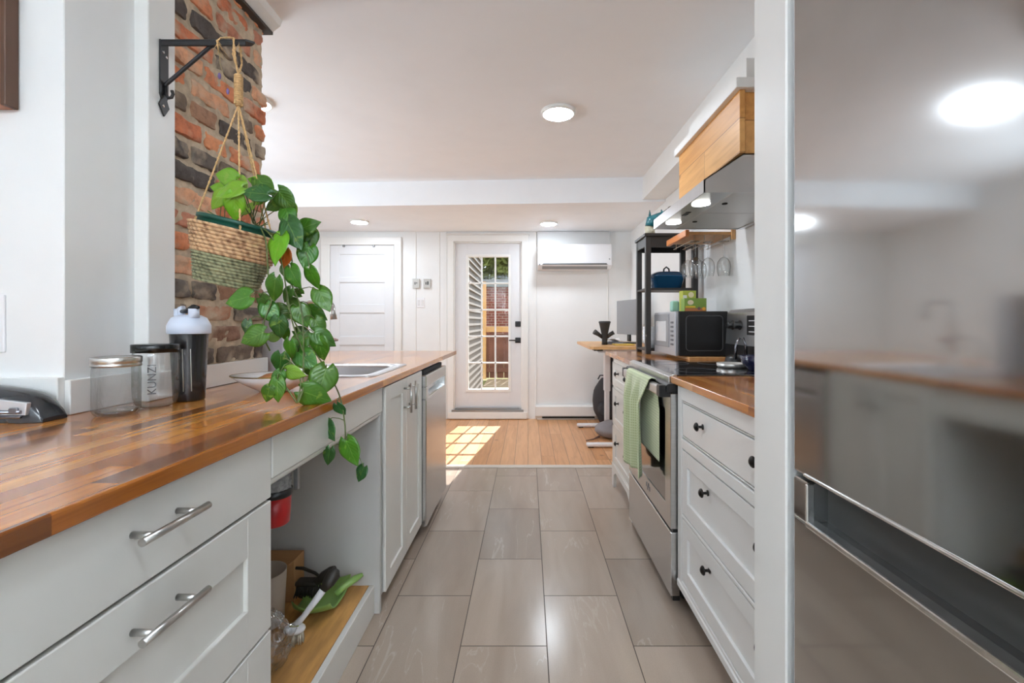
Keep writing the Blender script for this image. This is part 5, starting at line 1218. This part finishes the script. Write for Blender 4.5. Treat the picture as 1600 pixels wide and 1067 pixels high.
for (px, py, sz, ang, Y, col_) in leaves:
    Y = Y+random.uniform(-.015, .015); c = pY(px, py, Y); L = sz*Y/F*1.06; a = math.radians(ang+random.uniform(-6, 6))
    d = Vector((math.cos(a), random.uniform(-.25, .35), -math.sin(a))).normalized()
    nrm = Vector((random.uniform(-.45, .45), -1, random.uniform(.0, .55))); nrm = (nrm-d*nrm.dot(d)).normalized(); s_ = d.cross(nrm)
    base = c-d*L*.48; bases.append(base)
    nu, nv = 8, 12; V = []; curl = random.uniform(.05, .22); fold = random.uniform(.12, .35); wf = random.uniform(.78, 1.0); tw = random.uniform(-.25, .25)
    for j in range(nv+1):
        v = j/nv; row = []
        for i in range(nu+1):
            u = -1+2*i/nu; wd_ = width(v)*L*wf
            lobe = -.13*L*(1-v)**5*(1-math.cos(u*PI))*.5*1.6 if v < .4 else 0
            bend = -curl*L*v*v+fold*abs(u)*wd_*.6-.25*u*u*wd_*.5
            p = base+d*(v*L+lobe)+s_*(u*wd_)+nrm*(bend+tw*u*wd_*v+.012*L*math.sin(v*14+u*3))
            row.append(bm.verts.new(p))
        V.append(row)
    cc = tuple(max(0, x*random.uniform(.85, 1.2)) for x in col_)
    for j in range(nv):
        for i in range(nu):
            f = bm.faces.new((V[j][i], V[j+1][i], V[j+1][i+1], V[j][i+1])); f.smooth = True
            for l, (jj, ii) in zip(f.loops, ((j, i), (j+1, i), (j+1, i+1), (j, i+1))):
                l[uvl].uv = (-1+2*ii/nu, jj/nv); l[tone] = (*cc, 1)
q = MB(); q.bm.free(); q.bm = bm; q.build('foliage', LM, o, solid=.0004)
vines = [
 [(398,350,1.36),(418,362,1.33),(433,385,1.33),(441,415,1.34),(447,450,1.34),(451,480,1.34),(464,510,1.34),(486,543,1.33),(500,562,1.33),(510,580,1.32),(524,603,1.33),(533,627,1.345),(539,664,1.345),(540,695,1.34),(541,700,1.34)],
 [(395,348,1.38),(430,372,1.38),(455,400,1.37),(455,440,1.36),(470,480,1.34),(474,522,1.32),(474,560,1.28),(474,590,1.26),(473,611,1.25),(465,630,1.235)],
 [(487,572,1.31),(482,590,1.28),(472,612,1.25),(464,630,1.235)],
 [(436,580,1.25),(441,596,1.24),(452,612,1.235),(464,630,1.235)],
 [(405,352,1.34),(415,375,1.31),(418,410,1.31),(420,440,1.31),(424,470,1.31),(412,505,1.31),(414,530,1.31),(422,548,1.31)],
 [(400,350,1.36),(425,365,1.36),(450,362,1.37),(470,380,1.38),(477,392,1.37)],
 [(448,455,1.34),(456,500,1.33),(470,540,1.30),(478,556,1.29)],
 [(385,520,1.28),(400,525,1.30),(412,505,1.31)],
 [(463,575,1.27),(450,562,1.26),(443,560,1.26)],
 [(464,630,1.235),(470,600,1.25),(466,588,1.26)]]
M_stem = mat('vine_stem', rgb(92, 104, 54), .5); m = MB(); VP = []
for vn in vines:
    P = [pY(*p) for p in vn]; Q = []
    for i in range(len(P)-1):
        p0, p1, p2, p3 = P[max(0, i-1)], P[i], P[i+1], P[min(len(P)-1, i+2)]
        for k in range(5):
            s_ = k/5; Q.append(.5*((2*p1)+(p2-p0)*s_+(2*p0-5*p1+4*p2-p3)*s_*s_+(-p0+3*p1-3*p2+p3)*s_**3))
    Q.append(P[-1]); VP += Q; m.tube(Q, .0021, 7)
crown = [c0+tilt @ Vector((.05*math.cos(k), .05*math.sin(k), bh+.004)) for k in range(7)]

for k, bpt in enumerate(bases):
    cand = VP+crown*2
    near = min((q for q in cand if (q-bpt).length > .02), key=lambda q: (q-bpt).length+max(0, bpt.z-q.z)*.5)
    mid_ = (near+bpt)/2+Vector((random.uniform(-.005, .005), random.uniform(-.005, .005), .012))
    m.tube([near, near.lerp(mid_, .6), mid_.lerp(bpt, .3)+Vector((0, 0, .002)), bpt], [.0015, .0014, .0013, .0012], 6)
for k in range(10):
    a = random.uniform(-2, .6); p = c0+tilt @ Vector((.05*math.cos(a), .05*math.sin(a), bh)); e_ = p+Vector((random.uniform(-.04, .07), random.uniform(-.05, .02), random.uniform(.02, .05))); m.tube([p, p.lerp(e_, .5)+Vector((0, 0, .01)), e_], .0016, 6)
m.build('vine', M_stem, o)

for _o in bpy.data.objects:
    if '_o' in _o: del _o['_o']
